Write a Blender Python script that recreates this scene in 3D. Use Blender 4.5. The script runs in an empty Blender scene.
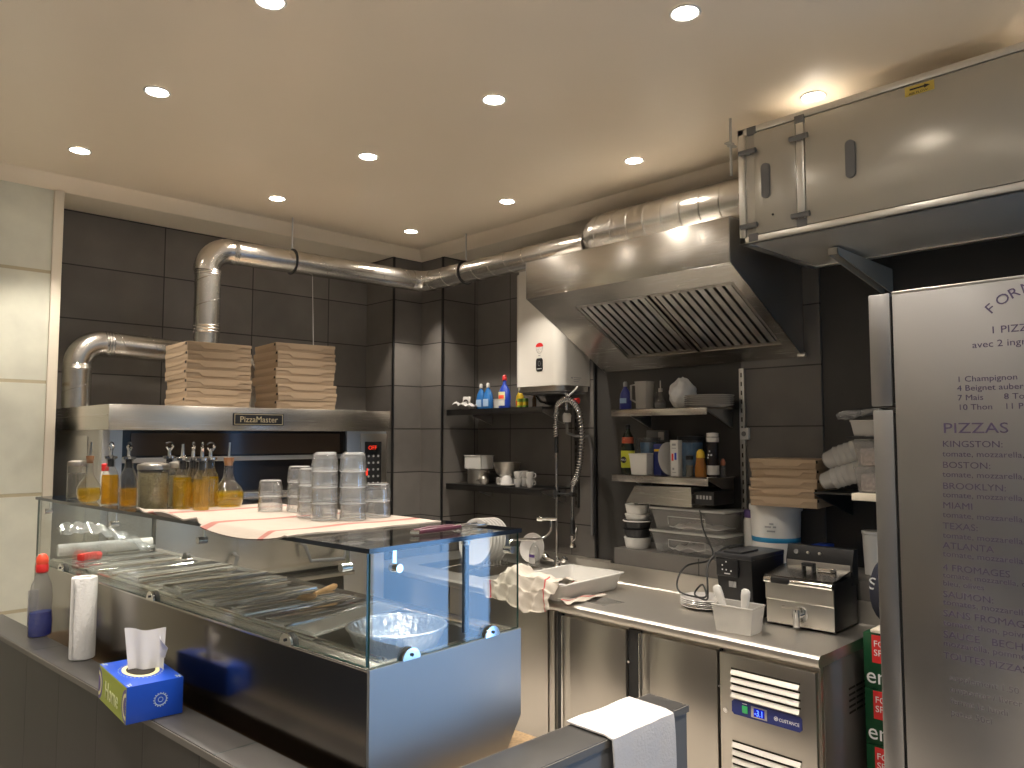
import bpy, bmesh, math, random
from mathutils import Matrix, Vector
random.seed(7)
S = bpy.context.scene
COL = S.collection
PI = math.pi
R = math.radians

# ------------------------------------------------------------------ camera, daylight, exposure
cam = bpy.data.objects.new('camera', bpy.data.cameras.new('camera'))
COL.objects.link(cam)
S.camera = cam
cam.data.sensor_width = 36.0
cam.data.lens = 36.0 * 769 / 1024
cam.data.clip_start = 0.02
cam.location = (0, 0, 1.70)
cam.rotation_euler = (R(90 + 3.87), 0, R(45.9 - 90))

W = bpy.data.worlds.new('daylight')
S.world = W
W.use_nodes = True
W.node_tree.nodes['Background'].inputs[0].default_value = (0.27, 0.54, 1.0, 1)
W.node_tree.nodes['Background'].inputs[1].default_value = 6.5

S.view_settings.view_transform = 'Standard'
S.view_settings.look = 'None'
S.view_settings.exposure = 0.0
S.view_settings.gamma = 1.0
S.view_settings.use_curve_mapping = False
S.cycles.use_denoising = True
S.cycles.max_bounces = 24
S.cycles.diffuse_bounces = 6
S.cycles.glossy_bounces = 8
S.cycles.transmission_bounces = 16
S.cycles.transparent_max_bounces = 64
S.cycles.sample_clamp_indirect = 12.0
S.cycles.caustics_reflective = True

SPOT_W = 74.0          # watts of each recessed ceiling spotlight
SPOT_C = (1.0, 0.91, 0.80)

# daylight comes in through the glazed street door behind and to the right of the customer
pl = bpy.data.lights.new('shopfront_portal', 'AREA')
pl.shape = 'RECTANGLE'; pl.size = 2.3; pl.size_y = 1.85
pl.cycles.is_portal = True
po = bpy.data.objects.new('shopfront_portal', pl)
po.location = (3.99, -1.475, 1.15); po.rotation_euler = (0, R(90), 0)
COL.objects.link(po)

# ------------------------------------------------------------------ materials
MATS = {}
def nd(nt, t, **kw):
    n = nt.nodes.new(t)
    for k, v in kw.items():
        setattr(n, k, v)
    return n

def mat(name, color, rough=0.5, metal=0.0, spec=0.5, emit=None, estr=0.0, noise=0.0, nscale=8.0, bump=0.0, bscale=40.0,
        stretch=None, coat=0.0, sss=0.0):
    m = bpy.data.materials.new(name)
    m.use_nodes = True
    nt = m.node_tree
    b = nt.nodes['Principled BSDF']
    b.inputs['Base Color'].default_value = (*color, 1)
    b.inputs['Roughness'].default_value = rough
    b.inputs['Metallic'].default_value = metal
    b.inputs['Specular IOR Level'].default_value = spec
    if coat:
        b.inputs['Coat Weight'].default_value = coat
        b.inputs['Coat Roughness'].default_value = 0.08
    if emit:
        b.inputs['Emission Color'].default_value = (*emit, 1)
        b.inputs['Emission Strength'].default_value = estr
    if noise or bump:
        tc = nd(nt, 'ShaderNodeTexCoord')
        mp = nd(nt, 'ShaderNodeMapping')
        nt.links.new(tc.outputs['Object'], mp.inputs[0])
        if stretch:
            mp.inputs['Scale'].default_value = stretch
        if noise:
            n = nd(nt, 'ShaderNodeTexNoise')
            n.inputs['Scale'].default_value = nscale
            n.inputs['Detail'].default_value = 6
            nt.links.new(mp.outputs[0], n.inputs['Vector'])
            mx = nd(nt, 'ShaderNodeMix', data_type='RGBA')
            mx.inputs['A'].default_value = (*[c * (1 - noise) for c in color], 1)
            mx.inputs['B'].default_value = (*[min(1, c * (1 + noise)) for c in color], 1)
            nt.links.new(n.outputs[0], mx.inputs['Factor'])
            nt.links.new(mx.outputs['Result'], b.inputs['Base Color'])
        if bump:
            n2 = nd(nt, 'ShaderNodeTexNoise')
            n2.inputs['Scale'].default_value = bscale
            n2.inputs['Detail'].default_value = 4
            nt.links.new(mp.outputs[0], n2.inputs['Vector'])
            bp = nd(nt, 'ShaderNodeBump')
            bp.inputs['Strength'].default_value = bump
            bp.inputs['Distance'].default_value = 0.01
            nt.links.new(n2.outputs[0], bp.inputs['Height'])
            nt.links.new(bp.outputs[0], b.inputs['Normal'])
    MATS[name] = m
    return m

def brushed(name, color, rough, stretch):
    """brushed stainless steel: roughness and bump streaks along one direction"""
    m = mat(name, color, rough, 1.0)
    nt = m.node_tree; b = nt.nodes['Principled BSDF']
    tc = nd(nt, 'ShaderNodeTexCoord'); mp = nd(nt, 'ShaderNodeMapping')
    mp.inputs['Scale'].default_value = stretch
    nt.links.new(tc.outputs['Object'], mp.inputs[0])
    n = nd(nt, 'ShaderNodeTexNoise'); n.inputs['Scale'].default_value = 14; n.inputs['Detail'].default_value = 5
    nt.links.new(mp.outputs[0], n.inputs['Vector'])
    mr = nd(nt, 'ShaderNodeMapRange')
    mr.inputs['To Min'].default_value = rough * 0.96; mr.inputs['To Max'].default_value = rough * 1.04
    nt.links.new(n.outputs[0], mr.inputs['Value']); nt.links.new(mr.outputs[0], b.inputs['Roughness'])
    n3 = nd(nt, 'ShaderNodeTexNoise'); n3.inputs['Scale'].default_value = 2.2; n3.inputs['Detail'].default_value = 2
    nt.links.new(tc.outputs['Object'], n3.inputs['Vector'])
    mx = nd(nt, 'ShaderNodeMix', data_type='RGBA')
    mx.inputs['A'].default_value = (*[c * 0.95 for c in color], 1); mx.inputs['B'].default_value = (*[min(1, c * 1.05) for c in color], 1)
    nt.links.new(n3.outputs[0], mx.inputs['Factor']); nt.links.new(mx.outputs['Result'], b.inputs['Base Color'])
    bp = nd(nt, 'ShaderNodeBump'); bp.inputs['Strength'].default_value = 0.005; bp.inputs['Distance'].default_value = 0.001
    nt.links.new(n.outputs[0], bp.inputs['Height']); nt.links.new(bp.outputs[0], b.inputs['Normal'])
    return m

def tiles(name, color, mortar, axis, bw, rh, off=(0, 0), rough=0.45, gap=0.004, var=0.12, spec=0.4):
    """stack-bonded wall tiles; axis picks which world plane the grid lies in"""
    m = mat(name, color, rough, 0, spec)
    nt = m.node_tree; b = nt.nodes['Principled BSDF']
    tc = nd(nt, 'ShaderNodeTexCoord'); sx = nd(nt, 'ShaderNodeSeparateXYZ'); cb = nd(nt, 'ShaderNodeCombineXYZ')
    nt.links.new(tc.outputs['Object'], sx.inputs[0])
    a, c = {'xz': ('X', 'Z'), 'yz': ('Y', 'Z'), 'xy': ('X', 'Y')}[axis]
    mp = nd(nt, 'ShaderNodeMapping'); mp.inputs['Location'].default_value = (off[0], off[1], 0)
    nt.links.new(sx.outputs[a], cb.inputs['X']); nt.links.new(sx.outputs[c], cb.inputs['Y'])
    nt.links.new(cb.outputs[0], mp.inputs[0])
    br = nd(nt, 'ShaderNodeTexBrick'); br.offset = 0.0; br.squash = 1.0
    br.inputs['Scale'].default_value = 1.0
    br.inputs['Mortar Size'].default_value = gap; br.inputs['Mortar Smooth'].default_value = 0.2
    br.inputs['Brick Width'].default_value = bw; br.inputs['Row Height'].default_value = rh
    br.inputs['Color1'].default_value = (*[x * (1 - var) for x in color], 1)
    br.inputs['Color2'].default_value = (*[x * (1 + var) for x in color], 1)
    br.inputs['Mortar'].default_value = (*mortar, 1)
    nt.links.new(mp.outputs[0], br.inputs['Vector'])
    n = nd(nt, 'ShaderNodeTexNoise'); n.inputs['Scale'].default_value = 5; n.inputs['Detail'].default_value = 7
    nt.links.new(tc.outputs['Object'], n.inputs['Vector'])
    mr = nd(nt, 'ShaderNodeMapRange'); mr.inputs['To Min'].default_value = 0.75; mr.inputs['To Max'].default_value = 1.25
    nt.links.new(n.outputs[0], mr.inputs['Value'])
    mu = nd(nt, 'ShaderNodeMix', data_type='RGBA', blend_type='MULTIPLY'); mu.inputs['Factor'].default_value = 1
    nt.links.new(br.outputs['Color'], mu.inputs['A']); nt.links.new(mr.outputs[0], mu.inputs['B'])
    nt.links.new(mu.outputs['Result'], b.inputs['Base Color'])
    bp = nd(nt, 'ShaderNodeBump', invert=True); bp.inputs['Strength'].default_value = 0.5; bp.inputs['Distance'].default_value = 0.003
    nt.links.new(br.outputs['Fac'], bp.inputs['Height']); nt.links.new(bp.outputs[0], b.inputs['Normal'])
    return m

def thin_glass(name, tint, refl=1.0, rough=0.0, body=None, bodymix=0.0):
    """glass sheet or vessel wall: clear transmission plus fresnel reflection"""
    m = bpy.data.materials.new(name); m.use_nodes = True
    nt = m.node_tree; nt.nodes.clear()
    out = nd(nt, 'ShaderNodeOutputMaterial')
    tr = nd(nt, 'ShaderNodeBsdfTransparent'); tr.inputs[0].default_value = (*tint, 1)
    gl = nd(nt, 'ShaderNodeBsdfGlossy'); gl.inputs['Roughness'].default_value = rough
    fr = nd(nt, 'ShaderNodeFresnel')
    ge = nd(nt, 'ShaderNodeNewGeometry'); io = nd(nt, 'ShaderNodeMapRange')      # same reflectance from either side of the sheet
    io.inputs['To Min'].default_value = 1.5; io.inputs['To Max'].default_value = 1 / 1.5
    nt.links.new(ge.outputs['Backfacing'], io.inputs['Value']); nt.links.new(io.outputs[0], fr.inputs['IOR'])
    ml = nd(nt, 'ShaderNodeMath', operation='MULTIPLY'); ml.inputs[1].default_value = refl; ml.use_clamp = True
    nt.links.new(fr.outputs[0], ml.inputs[0])
    mx = nd(nt, 'ShaderNodeMixShader')
    nt.links.new(ml.outputs[0], mx.inputs[0])
    first = tr
    if body:
        df = nd(nt, 'ShaderNodeBsdfDiffuse'); df.inputs[0].default_value = (*body, 1)
        tl = nd(nt, 'ShaderNodeBsdfTranslucent'); tl.inputs[0].default_value = (*body, 1)
        ad = nd(nt, 'ShaderNodeMixShader'); ad.inputs[0].default_value = 0.5
        nt.links.new(df.outputs[0], ad.inputs[1]); nt.links.new(tl.outputs[0], ad.inputs[2])
        m2 = nd(nt, 'ShaderNodeMixShader'); m2.inputs[0].default_value = bodymix
        nt.links.new(tr.outputs[0], m2.inputs[1]); nt.links.new(ad.outputs[0], m2.inputs[2])
        first = m2
    nt.links.new(first.outputs[0], mx.inputs[1]); nt.links.new(gl.outputs[0], mx.inputs[2])
    nt.links.new(mx.outputs[0], out.inputs[0])
    MATS[name] = m
    return m

def striped(name, base, stripe, axis, stops, rough=0.9):
    """woven cloth with coloured stripes across its generated coordinate"""
    m = mat(name, base, rough, 0, 0.2, bump=0.25, bscale=25)
    nt = m.node_tree; b = nt.nodes['Principled BSDF']
    tc = nd(nt, 'ShaderNodeTexCoord'); sx = nd(nt, 'ShaderNodeSeparateXYZ')
    nt.links.new(tc.outputs['Generated'], sx.inputs[0])
    cr = nd(nt, 'ShaderNodeValToRGB'); cr.color_ramp.interpolation = 'CONSTANT'
    e = cr.color_ramp.elements
    e[0].position = 0; e[0].color = (*base, 1); e[1].position = 1; e[1].color = (*base, 1)
    for a, c in stops:
        x = e.new(a); x.color = (*stripe, 1)
        x = e.new(c); x.color = (*base, 1)
    nt.links.new(sx.outputs[axis], cr.inputs[0]); nt.links.new(cr.outputs[0], b.inputs['Base Color'])
    return m

steel = brushed('brushed_steel', (0.60, 0.57, 0.52), 0.30, (0.3, 60, 0.3))
def aniso(m, amount, rot):
    nt = m.node_tree; b = nt.nodes['Principled BSDF']
    tg = nd(nt, 'ShaderNodeTangent', direction_type='RADIAL', axis='Z')
    nt.links.new(tg.outputs[0], b.inputs['Tangent'])
    b.inputs['Anisotropic'].default_value = amount; b.inputs['Anisotropic Rotation'].default_value = rot
steel_v = brushed('brushed_steel_upright', (0.60, 0.57, 0.52), 0.30, (60, 60, 0.3))
steel_h = brushed('brushed_steel_level', (0.62, 0.59, 0.54), 0.27, (0.3, 0.3, 60))
aniso(steel_h, 0.75, 0.25)
steel_top = brushed('worn_steel_worktop', (0.62, 0.59, 0.54), 0.42, (50, 0.3, 50))
steel_soft = brushed('soft_steel_front', (0.50, 0.48, 0.44), 0.42, (0.3, 0.3, 60))
steel_dull = brushed('dull_steel', (0.55, 0.54, 0.52), 0.42, (10, 10, 1))
mirror_steel = brushed('polished_dark_steel', (0.30, 0.275, 0.245), 0.20, (0.3, 0.3, 60))
chrome = mat('chrome', (0.8, 0.79, 0.77), 0.08, 1.0)
galv = mat('galvanised_sheet', (0.62, 0.60, 0.56), 0.27, 1.0, noise=0.12, nscale=14, bump=0.04, bscale=30)
alu = mat('aluminium_profile', (0.75, 0.73, 0.69), 0.3, 1.0)
foil = mat('aluminium_foil', (0.85, 0.86, 0.88), 0.28, 1.0, bump=0.5, bscale=70)
panel_grey = mat('coated_panel_grey', (0.52, 0.49, 0.43), 0.24, 0.35, noise=0.04, nscale=5)
black_pl = mat('black_plastic', (0.012, 0.012, 0.013), 0.38)
black_rub = mat('black_rubber', (0.015, 0.015, 0.015), 0.6)
dark_void = mat('oven_dark_glass', (0.012, 0.010, 0.009), 0.12)
grey_pl = mat('grey_plastic', (0.16, 0.16, 0.16), 0.5)
white_pl = mat('white_plastic', (0.62, 0.605, 0.57), 0.4)
white_en = mat('white_enamel', (0.66, 0.63, 0.57), 0.25, coat=0.3)
china = mat('white_china', (0.64, 0.62, 0.59), 0.18, coat=0.4)
cardboard = mat('kraft_cardboard', (0.33, 0.24, 0.155), 0.8, noise=0.08, nscale=20)
cardboard_in = mat('kraft_cardboard_inside', (0.39, 0.285, 0.185), 0.8)
hole_dark = mat('slot_shade', (0.02, 0.015, 0.01), 0.9)  # near-black colour in place of the shade inside slots, gaps and hollows
paper = mat('white_paper', (0.70, 0.69, 0.67), 0.9, bump=0.35, bscale=120)
tissue = mat('soft_tissue', (0.74, 0.73, 0.735), 0.9)
red_pl = mat('red_plastic', (0.65, 0.03, 0.03), 0.35)
orange_pl = mat('orange_red_plastic', (0.85, 0.10, 0.05), 0.3)
blue_pl = mat('blue_plastic', (0.02, 0.06, 0.42), 0.3)
navy_pl = mat('navy_label', (0.02, 0.03, 0.16), 0.35)
teal_bl = mat('translucent_blue_detergent', (0.03, 0.16, 0.45), 0.2)
yellow_pl = mat('yellow_plastic', (0.75, 0.50, 0.03), 0.35)
green_pl = mat('green_plastic', (0.16, 0.30, 0.05), 0.4)
lime_card = mat('lime_card', (0.30, 0.36, 0.03), 0.45)
blue_card = mat('bright_blue_card', (0.01, 0.07, 0.50), 0.35)
cream_card = mat('pale_yellow_card', (0.75, 0.70, 0.38), 0.5)
wood = mat('beech_wood', (0.55, 0.33, 0.14), 0.5, noise=0.15, nscale=6, stretch=(1, 1, 12))
maroon = mat('maroon_plastic', (0.06, 0.008, 0.02), 0.4)
green_carton = mat('green_carton', (0.006, 0.055, 0.020), 0.4)
cream_paint = mat('cream_ceiling_paint', (0.82, 0.72, 0.58), 0.30, spec=0.45, noise=0.03, nscale=2)
cream_trim = mat('cream_trim_paint', (0.74, 0.67, 0.55), 0.5)
black_paint = mat('matt_black_wall_paint', (0.043, 0.040, 0.036), 0.55, noise=0.2, nscale=4)
brown_wall = mat('brown_wall_paint', (0.16, 0.13, 0.11), 0.6)
floor_t = tiles('floor_tiles', (0.42, 0.38, 0.335), (0.12, 0.10, 0.09), 'xy', 0.6, 0.6, rough=0.4)
tile_a = tiles('dark_tiles_facing_room', (0.142, 0.131, 0.118), (0.030, 0.027, 0.024), 'xz', 0.60, 0.323, (0.0, 0.185))
tile_c = tiles('dark_corner_tiles', (0.155, 0.143, 0.129), (0.030, 0.027, 0.024), 'xz', 0.60, 0.323, (0.28, 0.185))
tile_b = tiles('dark_tiles_side', (0.142, 0.131, 0.118), (0.030, 0.027, 0.024), 'yz', 0.60, 0.323, (0.1, 0.185))
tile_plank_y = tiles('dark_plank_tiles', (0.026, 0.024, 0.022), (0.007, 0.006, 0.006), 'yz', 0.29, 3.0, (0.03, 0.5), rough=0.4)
tile_plank_x = tiles('daylit_plank_tiles_end', (0.16, 0.16, 0.16), (0.03, 0.014, 0.013), 'xz', 0.20, 3.0, (0.06, 0.5), rough=0.4)  # same plank tile in a paler copy, standing in for daylight on this face
tile_ledge_y = tiles('slate_ledge_tiles', (0.058, 0.055, 0.052), (0.02, 0.028, 0.026), 'xy', 3.0, 0.60, (0.5, 0.08), rough=0.38)
tile_ledge_x = tiles('slate_ledge_tiles_end', (0.062, 0.059, 0.056), (0.02, 0.028, 0.026), 'xy', 0.60, 3.0, (0.28, 0.5), rough=0.38)
tile_edge = mat('cut_tile_edge', (0.13, 0.12, 0.105), 0.5)
granite = mat('brown_granite', (0.34, 0.23, 0.13), 0.3, noise=0.7, nscale=120)
stone_w = tiles('cream_stone_blocks', (0.68, 0.675, 0.57), (0.50, 0.44, 0.30), 'xz', 3.0, 0.60, (1.0, 0.41), rough=0.75, gap=0.010, var=0.03)
pane_g = thin_glass('clear_pane', (0.95, 0.97, 0.96), 1.0)
edge_g = mat('green_glass_edge', (0.012, 0.05, 0.045), 0.08, coat=0.5)
edge_d = mat('dark_glass_edge', (0.008, 0.012, 0.02), 0.06, coat=0.5)
vessel = thin_glass('bottle_glass', (0.95, 0.95, 0.93), 2.0, 0.03, (0.8, 0.8, 0.78), 0.02)
tumbler_g = thin_glass('tumbler_glass', (0.95, 0.955, 0.955), 2.6, 0.03, (0.95, 0.95, 0.95), 0.05)
rim_g = thin_glass('rim_highlight', (0.9, 0.9, 0.9), 3.0, 0.05, (0.95, 0.95, 0.94), 0.65)  # whitish body puts the bright glint of the rims into the colour
oil_g = thin_glass('olive_oil', (0.92, 0.72, 0.03), 0.8, 0.04, (0.66, 0.50, 0.005), 0.28)
oil_r = thin_glass('chilli_oil', (0.92, 0.66, 0.03), 0.8, 0.04, (0.66, 0.42, 0.005), 0.30)
herbs = mat('dried_herbs', (0.20, 0.17, 0.09), 0.9, noise=0.95, nscale=260)
pepper = mat('ground_pepper', (0.13, 0.12, 0.10), 0.9, noise=0.4, nscale=160)
blue_liq = thin_glass('blue_cleaning_liquid', (0.05, 0.12, 0.75), 0.7, 0.03, (0.01, 0.09, 0.70), 0.6)
clear_pl = thin_glass('clear_plastic', (0.90, 0.90, 0.89), 1.6, 0.12, (0.72, 0.71, 0.69), 0.20)
frost_pl = thin_glass('frosted_plastic', (0.85, 0.84, 0.82), 1.2, 0.2, (0.78, 0.76, 0.72), 0.6)
cup_pl = thin_glass('clouded_cups', (0.85, 0.85, 0.83), 1.8, 0.12, (0.92, 0.90, 0.86), 0.65)
film_pl = thin_glass('cling_film', (0.9, 0.92, 0.94), 2.6, 0.12, (0.8, 0.8, 0.8), 0.15)
towel_w = mat('white_towel', (0.58, 0.555, 0.54), 0.95, bump=0.2, bscale=150)
towel_s = striped('striped_tea_towel', (0.33, 0.285, 0.24), (0.28, 0.12, 0.10), 'Y', [(0.10, 0.13), (0.42, 0.46), (0.82, 0.86)])
towel_t = striped('cream_tea_towel', (0.54, 0.49, 0.42), (0.50, 0.10, 0.10), 'Y', [(0.08, 0.095), (0.24, 0.255), (0.90, 0.915)])
lens_on = mat('lit_lamp_lens', (1, 1, 1), 0.5, emit=(1.0, 0.91, 0.80), estr=70)
led_red = mat('red_led', (0.1, 0, 0), 0.5, emit=(1.0, 0.05, 0.02), estr=1.2)
led_blue = mat('blue_led', (0, 0, 0.1), 0.5, emit=(0.05, 0.12, 1.0), estr=5.0)
led_green = mat('green_switch', (0.03, 0.25, 0.08), 0.3, emit=(0.05, 0.5, 0.15), estr=0.25)
ink_purple = mat('purple_vinyl_lettering', (0.07, 0.052, 0.105), 0.5)
ink_white = mat('white_print', (0.75, 0.75, 0.75), 0.5)
ink_black = mat('black_print', (0.02, 0.02, 0.02), 0.5)
ink_grey = mat('grey_print', (0.30, 0.30, 0.30), 0.5)
ink_lime = mat('pale_green_print', (0.62, 0.66, 0.36), 0.5)
ink_gold = mat('brass_print', (0.70, 0.58, 0.36), 0.35, 0.6)
yellow_st = mat('yellow_sticker', (0.68, 0.52, 0.10), 0.5)
ham = mat('diced_ham', (0.72, 0.44, 0.42), 0.6, noise=0.9, nscale=75)
bronze_glass = mat('brown_sauce', (0.10, 0.05, 0.02), 0.2)

# ------------------------------------------------------------------ geometry helpers
class G:
    """collects shapes in world (or local) coordinates and links them as one mesh"""
    def __init__(s):
        s.v = []; s.f = []; s.mi = []; s.cur = 0
    def m(s, i):
        s.cur = i; return s
    def raw(s, vs, fs, M=None):
        o = len(s.v)
        for p in vs:
            p = Vector(p)
            s.v.append(tuple(M @ p) if M is not None else tuple(p))
        for f in fs:
            s.f.append([i + o for i in f]); s.mi.append(s.cur)
        return s
    def bm(s, b, M=None):
        b.verts.index_update()
        s.raw([v.co.copy() for v in b.verts], [[v.index for v in f.verts] for f in b.faces], M)
        b.free(); return s
    def box(s, x0, x1, y0, y1, z0, z1, bev=0.0, M=None, seg=2):
        b = bmesh.new()
        bmesh.ops.create_cube(b, size=1)
        bmesh.ops.scale(b, verts=b.verts, vec=(abs(x1 - x0), abs(y1 - y0), abs(z1 - z0)))
        bmesh.ops.translate(b, verts=b.verts, vec=((x0 + x1) / 2, (y0 + y1) / 2, (z0 + z1) / 2))
        if bev > 0:
            bmesh.ops.bevel(b, geom=b.edges[:], offset=bev, segments=seg, profile=0.5, affect='EDGES')
        return s.bm(b, M)
    def lathe(s, prof, c=(0, 0, 0), seg=24, M=None, sx=1.0, sy=1.0, sq=0.0):
        """profile of (r, z); sq > 0 squares the section"""
        vs = []; fs = []; n = len(prof)
        for r, z in prof:
            for k in range(seg):
                a = 2 * PI * k / seg
                q = 1.0
                if sq:
                    q = 1.0 / max(abs(math.cos(a)), abs(math.sin(a))) ** sq
                vs.append((c[0] + r * q * math.cos(a) * sx, c[1] + r * q * math.sin(a) * sy, c[2] + z))
        for i in range(n - 1):
            for k in range(seg):
                k2 = (k + 1) % seg
                fs.append([i * seg + k, i * seg + k2, (i + 1) * seg + k2, (i + 1) * seg + k])
        if prof[0][0] > 1e-6:
            fs.append([k for k in range(seg)][::-1])
        if prof[-1][0] > 1e-6:
            fs.append([(n - 1) * seg + k for k in range(seg)])
        return s.raw(vs, fs, M)
    def shell(s, prof, c=(0, 0, 0), seg=24, M=None, sx=1.0, sy=1.0, sq=0.0):
        """open lathe without caps"""
        vs = []; fs = []; n = len(prof)
        for r, z in prof:
            for k in range(seg):
                a = 2 * PI * k / seg
                q = 1.0 / max(abs(math.cos(a)), abs(math.sin(a))) ** sq if sq else 1.0
                vs.append((c[0] + r * q * math.cos(a) * sx, c[1] + r * q * math.sin(a) * sy, c[2] + z))
        for i in range(n - 1):
            for k in range(seg):
                k2 = (k + 1) % seg
                fs.append([i * seg + k, i * seg + k2, (i + 1) * seg + k2, (i + 1) * seg + k])
        return s.raw(vs, fs, M)
    def tube(s, pts, r, seg=10, cap=True, M=None, closed=False):
        P = [Vector(p) for p in pts]; n = len(P)
        rr = r if isinstance(r, (list, tuple)) else [r] * n
        vs = []; fs = []
        up = None
        for i in range(n):
            if closed:
                t = (P[(i + 1) % n] - P[i - 1]).normalized()
            else:
                t = (P[min(i + 1, n - 1)] - P[max(i - 1, 0)]).normalized()
            if up is None:
                up = Vector((0, 0, 1)) if abs(t.z) < 0.9 else Vector((1, 0, 0))
            a = (up - t * up.dot(t))
            if a.length < 1e-5:
                a = t.orthogonal()
            a.normalize(); up = a
            b2 = t.cross(a)
            for k in range(seg):
                an = 2 * PI * k / seg
                vs.append(P[i] + (a * math.cos(an) + b2 * math.sin(an)) * rr[i])
        for i in range(n if closed else n - 1):
            j = (i + 1) % n
            for k in range(seg):
                k2 = (k + 1) % seg
                fs.append([i * seg + k, i * seg + k2, j * seg + k2, j * seg + k])
        if cap and not closed:
            fs.append([k for k in range(seg)][::-1])
            fs.append([(n - 1) * seg + k for k in range(seg)])
        return s.raw(vs, fs, M)
    def cyl(s, p0, p1, r0, r1=None, seg=20, M=None):
        return s.tube([p0, p1], [r0, r0 if r1 is None else r1], seg, True, M)
    def prism(s, poly, axis, a, b, M=None):
        """poly is a list of 2D points, counter-clockwise; axis the extrusion axis"""
        def pt(p, t):
            return {'x': (t, p[0], p[1]), 'y': (p[0], t, p[1]), 'z': (p[0], p[1], t)}[axis]
        n = len(poly)
        vs = [pt(p, a) for p in poly] + [pt(p, b) for p in poly]
        fs = [list(range(n))[::-1], [n + i for i in range(n)]]
        for i in range(n):
            j = (i + 1) % n
            fs.append([i, j, n + j, n + i])
        return s.raw(vs, fs, M)
    def sheet(s, nu, nv, fn, t=0.0, M=None):
        """grid surface fn(u, v) -> point, thickened by t along -normal"""
        P = [[Vector(fn(i / nu, j / nv)) for j in range(nv + 1)] for i in range(nu + 1)]
        vs = [P[i][j] for i in range(nu + 1) for j in range(nv + 1)]
        idx = lambda i, j: i * (nv + 1) + j
        fs = [[idx(i, j), idx(i + 1, j), idx(i + 1, j + 1), idx(i, j + 1)] for i in range(nu) for j in range(nv)]
        if t:
            o = len(vs); lo = []
            for i in range(nu + 1):
                for j in range(nv + 1):
                    a = P[min(i + 1, nu)][j] - P[max(i - 1, 0)][j]
                    b = P[i][min(j + 1, nv)] - P[i][max(j - 1, 0)]
                    nn = a.cross(b)
                    nn = nn.normalized() if nn.length > 1e-9 else Vector((0, 0, 1))
                    lo.append(P[i][j] - nn * t)
            vs += lo
            fs += [[f + o for f in q][::-1] for q in fs]
            ring = [idx(i, 0) for i in range(nu + 1)] + [idx(nu, j) for j in range(1, nv + 1)] + \
                   [idx(i, nv) for i in range(nu - 1, -1, -1)] + [idx(0, j) for j in range(nv - 1, 0, -1)]
            for k in range(len(ring)):
                a, b = ring[k], ring[(k + 1) % len(ring)]
                fs.append([b, a, a + o, b + o])
        return s.raw(vs, fs, M)
    def build(s, name, mats, parent=None, local=False, smooth=True, angle=35, recalc=True):
        me = bpy.data.meshes.new(name)
        vs = s.v
        if parent is not None and not local:
            inv = world(parent).inverted()
            vs = [tuple(inv @ Vector(p)) for p in vs]
        me.from_pydata(vs, [], s.f)
        if not isinstance(mats, (list, tuple)):
            mats = [mats]
        for m in mats:
            me.materials.append(m)
        if len(mats) > 1:
            me.polygons.foreach_set('material_index', s.mi)
        b = bmesh.new(); b.from_mesh(me)
        if recalc:
            bmesh.ops.recalc_face_normals(b, faces=b.faces)
        b.to_mesh(me); b.free()
        if smooth:
            me.polygons.foreach_set('use_smooth', [True] * len(me.polygons))
            me.set_sharp_from_angle(angle=R(angle))
        o = bpy.data.objects.new(name, me)
        COL.objects.link(o)
        if parent is not None:
            o.parent = parent
        return o

def world(o):
    m = Matrix.Translation(o.location) @ o.rotation_euler.to_matrix().to_4x4()
    return world(o.parent) @ m if o.parent else m

def tag(o, label, cat, group=None):
    o['label'] = label; o['category'] = cat
    if group:
        o['group'] = group
    return o

def thing(name, label, cat, loc, rz=0.0, group=None):
    o = bpy.data.objects.new(name, None)
    o.empty_display_size = 0.05
    COL.objects.link(o)
    o.location = loc; o.rotation_euler = (0, 0, rz)
    return tag(o, label, cat, group)

def kids(o):
    return [c for c in bpy.data.objects if c.parent == o]

def dup(root, loc, rz, label, group=None):
    r = root.copy(); COL.objects.link(r)
    r.location = loc; r.rotation_euler = (0, 0, rz); r['label'] = label
    if group:
        r['group'] = group
    for ch in kids(root):
        c = ch.copy(); COL.objects.link(c); c.parent = r
        for g in kids(ch):
            d = g.copy(); COL.objects.link(d); d.parent = c
    return r

def struct(g, name, m):
    o = g.build(name, m); o['kind'] = 'structure'
    return o

def lettering(name, body, parent, origin, xdir, ydir, size, m, align='LEFT', sx=1.0, space=1.0, shear=0.0, extrude=0.0004, line=1.0):
    """raised or printed letters lying in the plane spanned by xdir and ydir"""
    cu = bpy.data.curves.new(name, 'FONT')
    cu.body = body; cu.size = size; cu.align_x = align; cu.space_character = space; cu.space_line = line
    cu.extrude = extrude; cu.shear = shear; cu.resolution_u = 3
    cu.materials.append(m)
    tmp = bpy.data.objects.new(name, cu)
    COL.objects.link(tmp)
    dg = bpy.context.evaluated_depsgraph_get(); dg.update()
    me = bpy.data.meshes.new_from_object(tmp.evaluated_get(dg))
    bpy.data.objects.remove(tmp); bpy.data.curves.remove(cu)
    me.materials.clear(); me.materials.append(m)
    o = bpy.data.objects.new(name, me)
    COL.objects.link(o)
    x = Vector(xdir).normalized(); y = Vector(ydir).normalized(); zz = x.cross(y)
    M = Matrix(((x.x * sx, y.x, zz.x, origin[0]), (x.y * sx, y.y, zz.y, origin[1]), (x.z * sx, y.z, zz.z, origin[2]), (0, 0, 0, 1)))
    if parent is not None:
        o.parent = parent
        M = world(parent).inverted() @ M
    o.matrix_local = M
    return o

def arc(c, r, a0, a1, n, u, v):
    u = Vector(u); v = Vector(v); c = Vector(c)
    return [tuple(c + u * r * math.cos(a0 + (a1 - a0) * i / n) + v * r * math.sin(a0 + (a1 - a0) * i / n)) for i in range(n + 1)]

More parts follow.
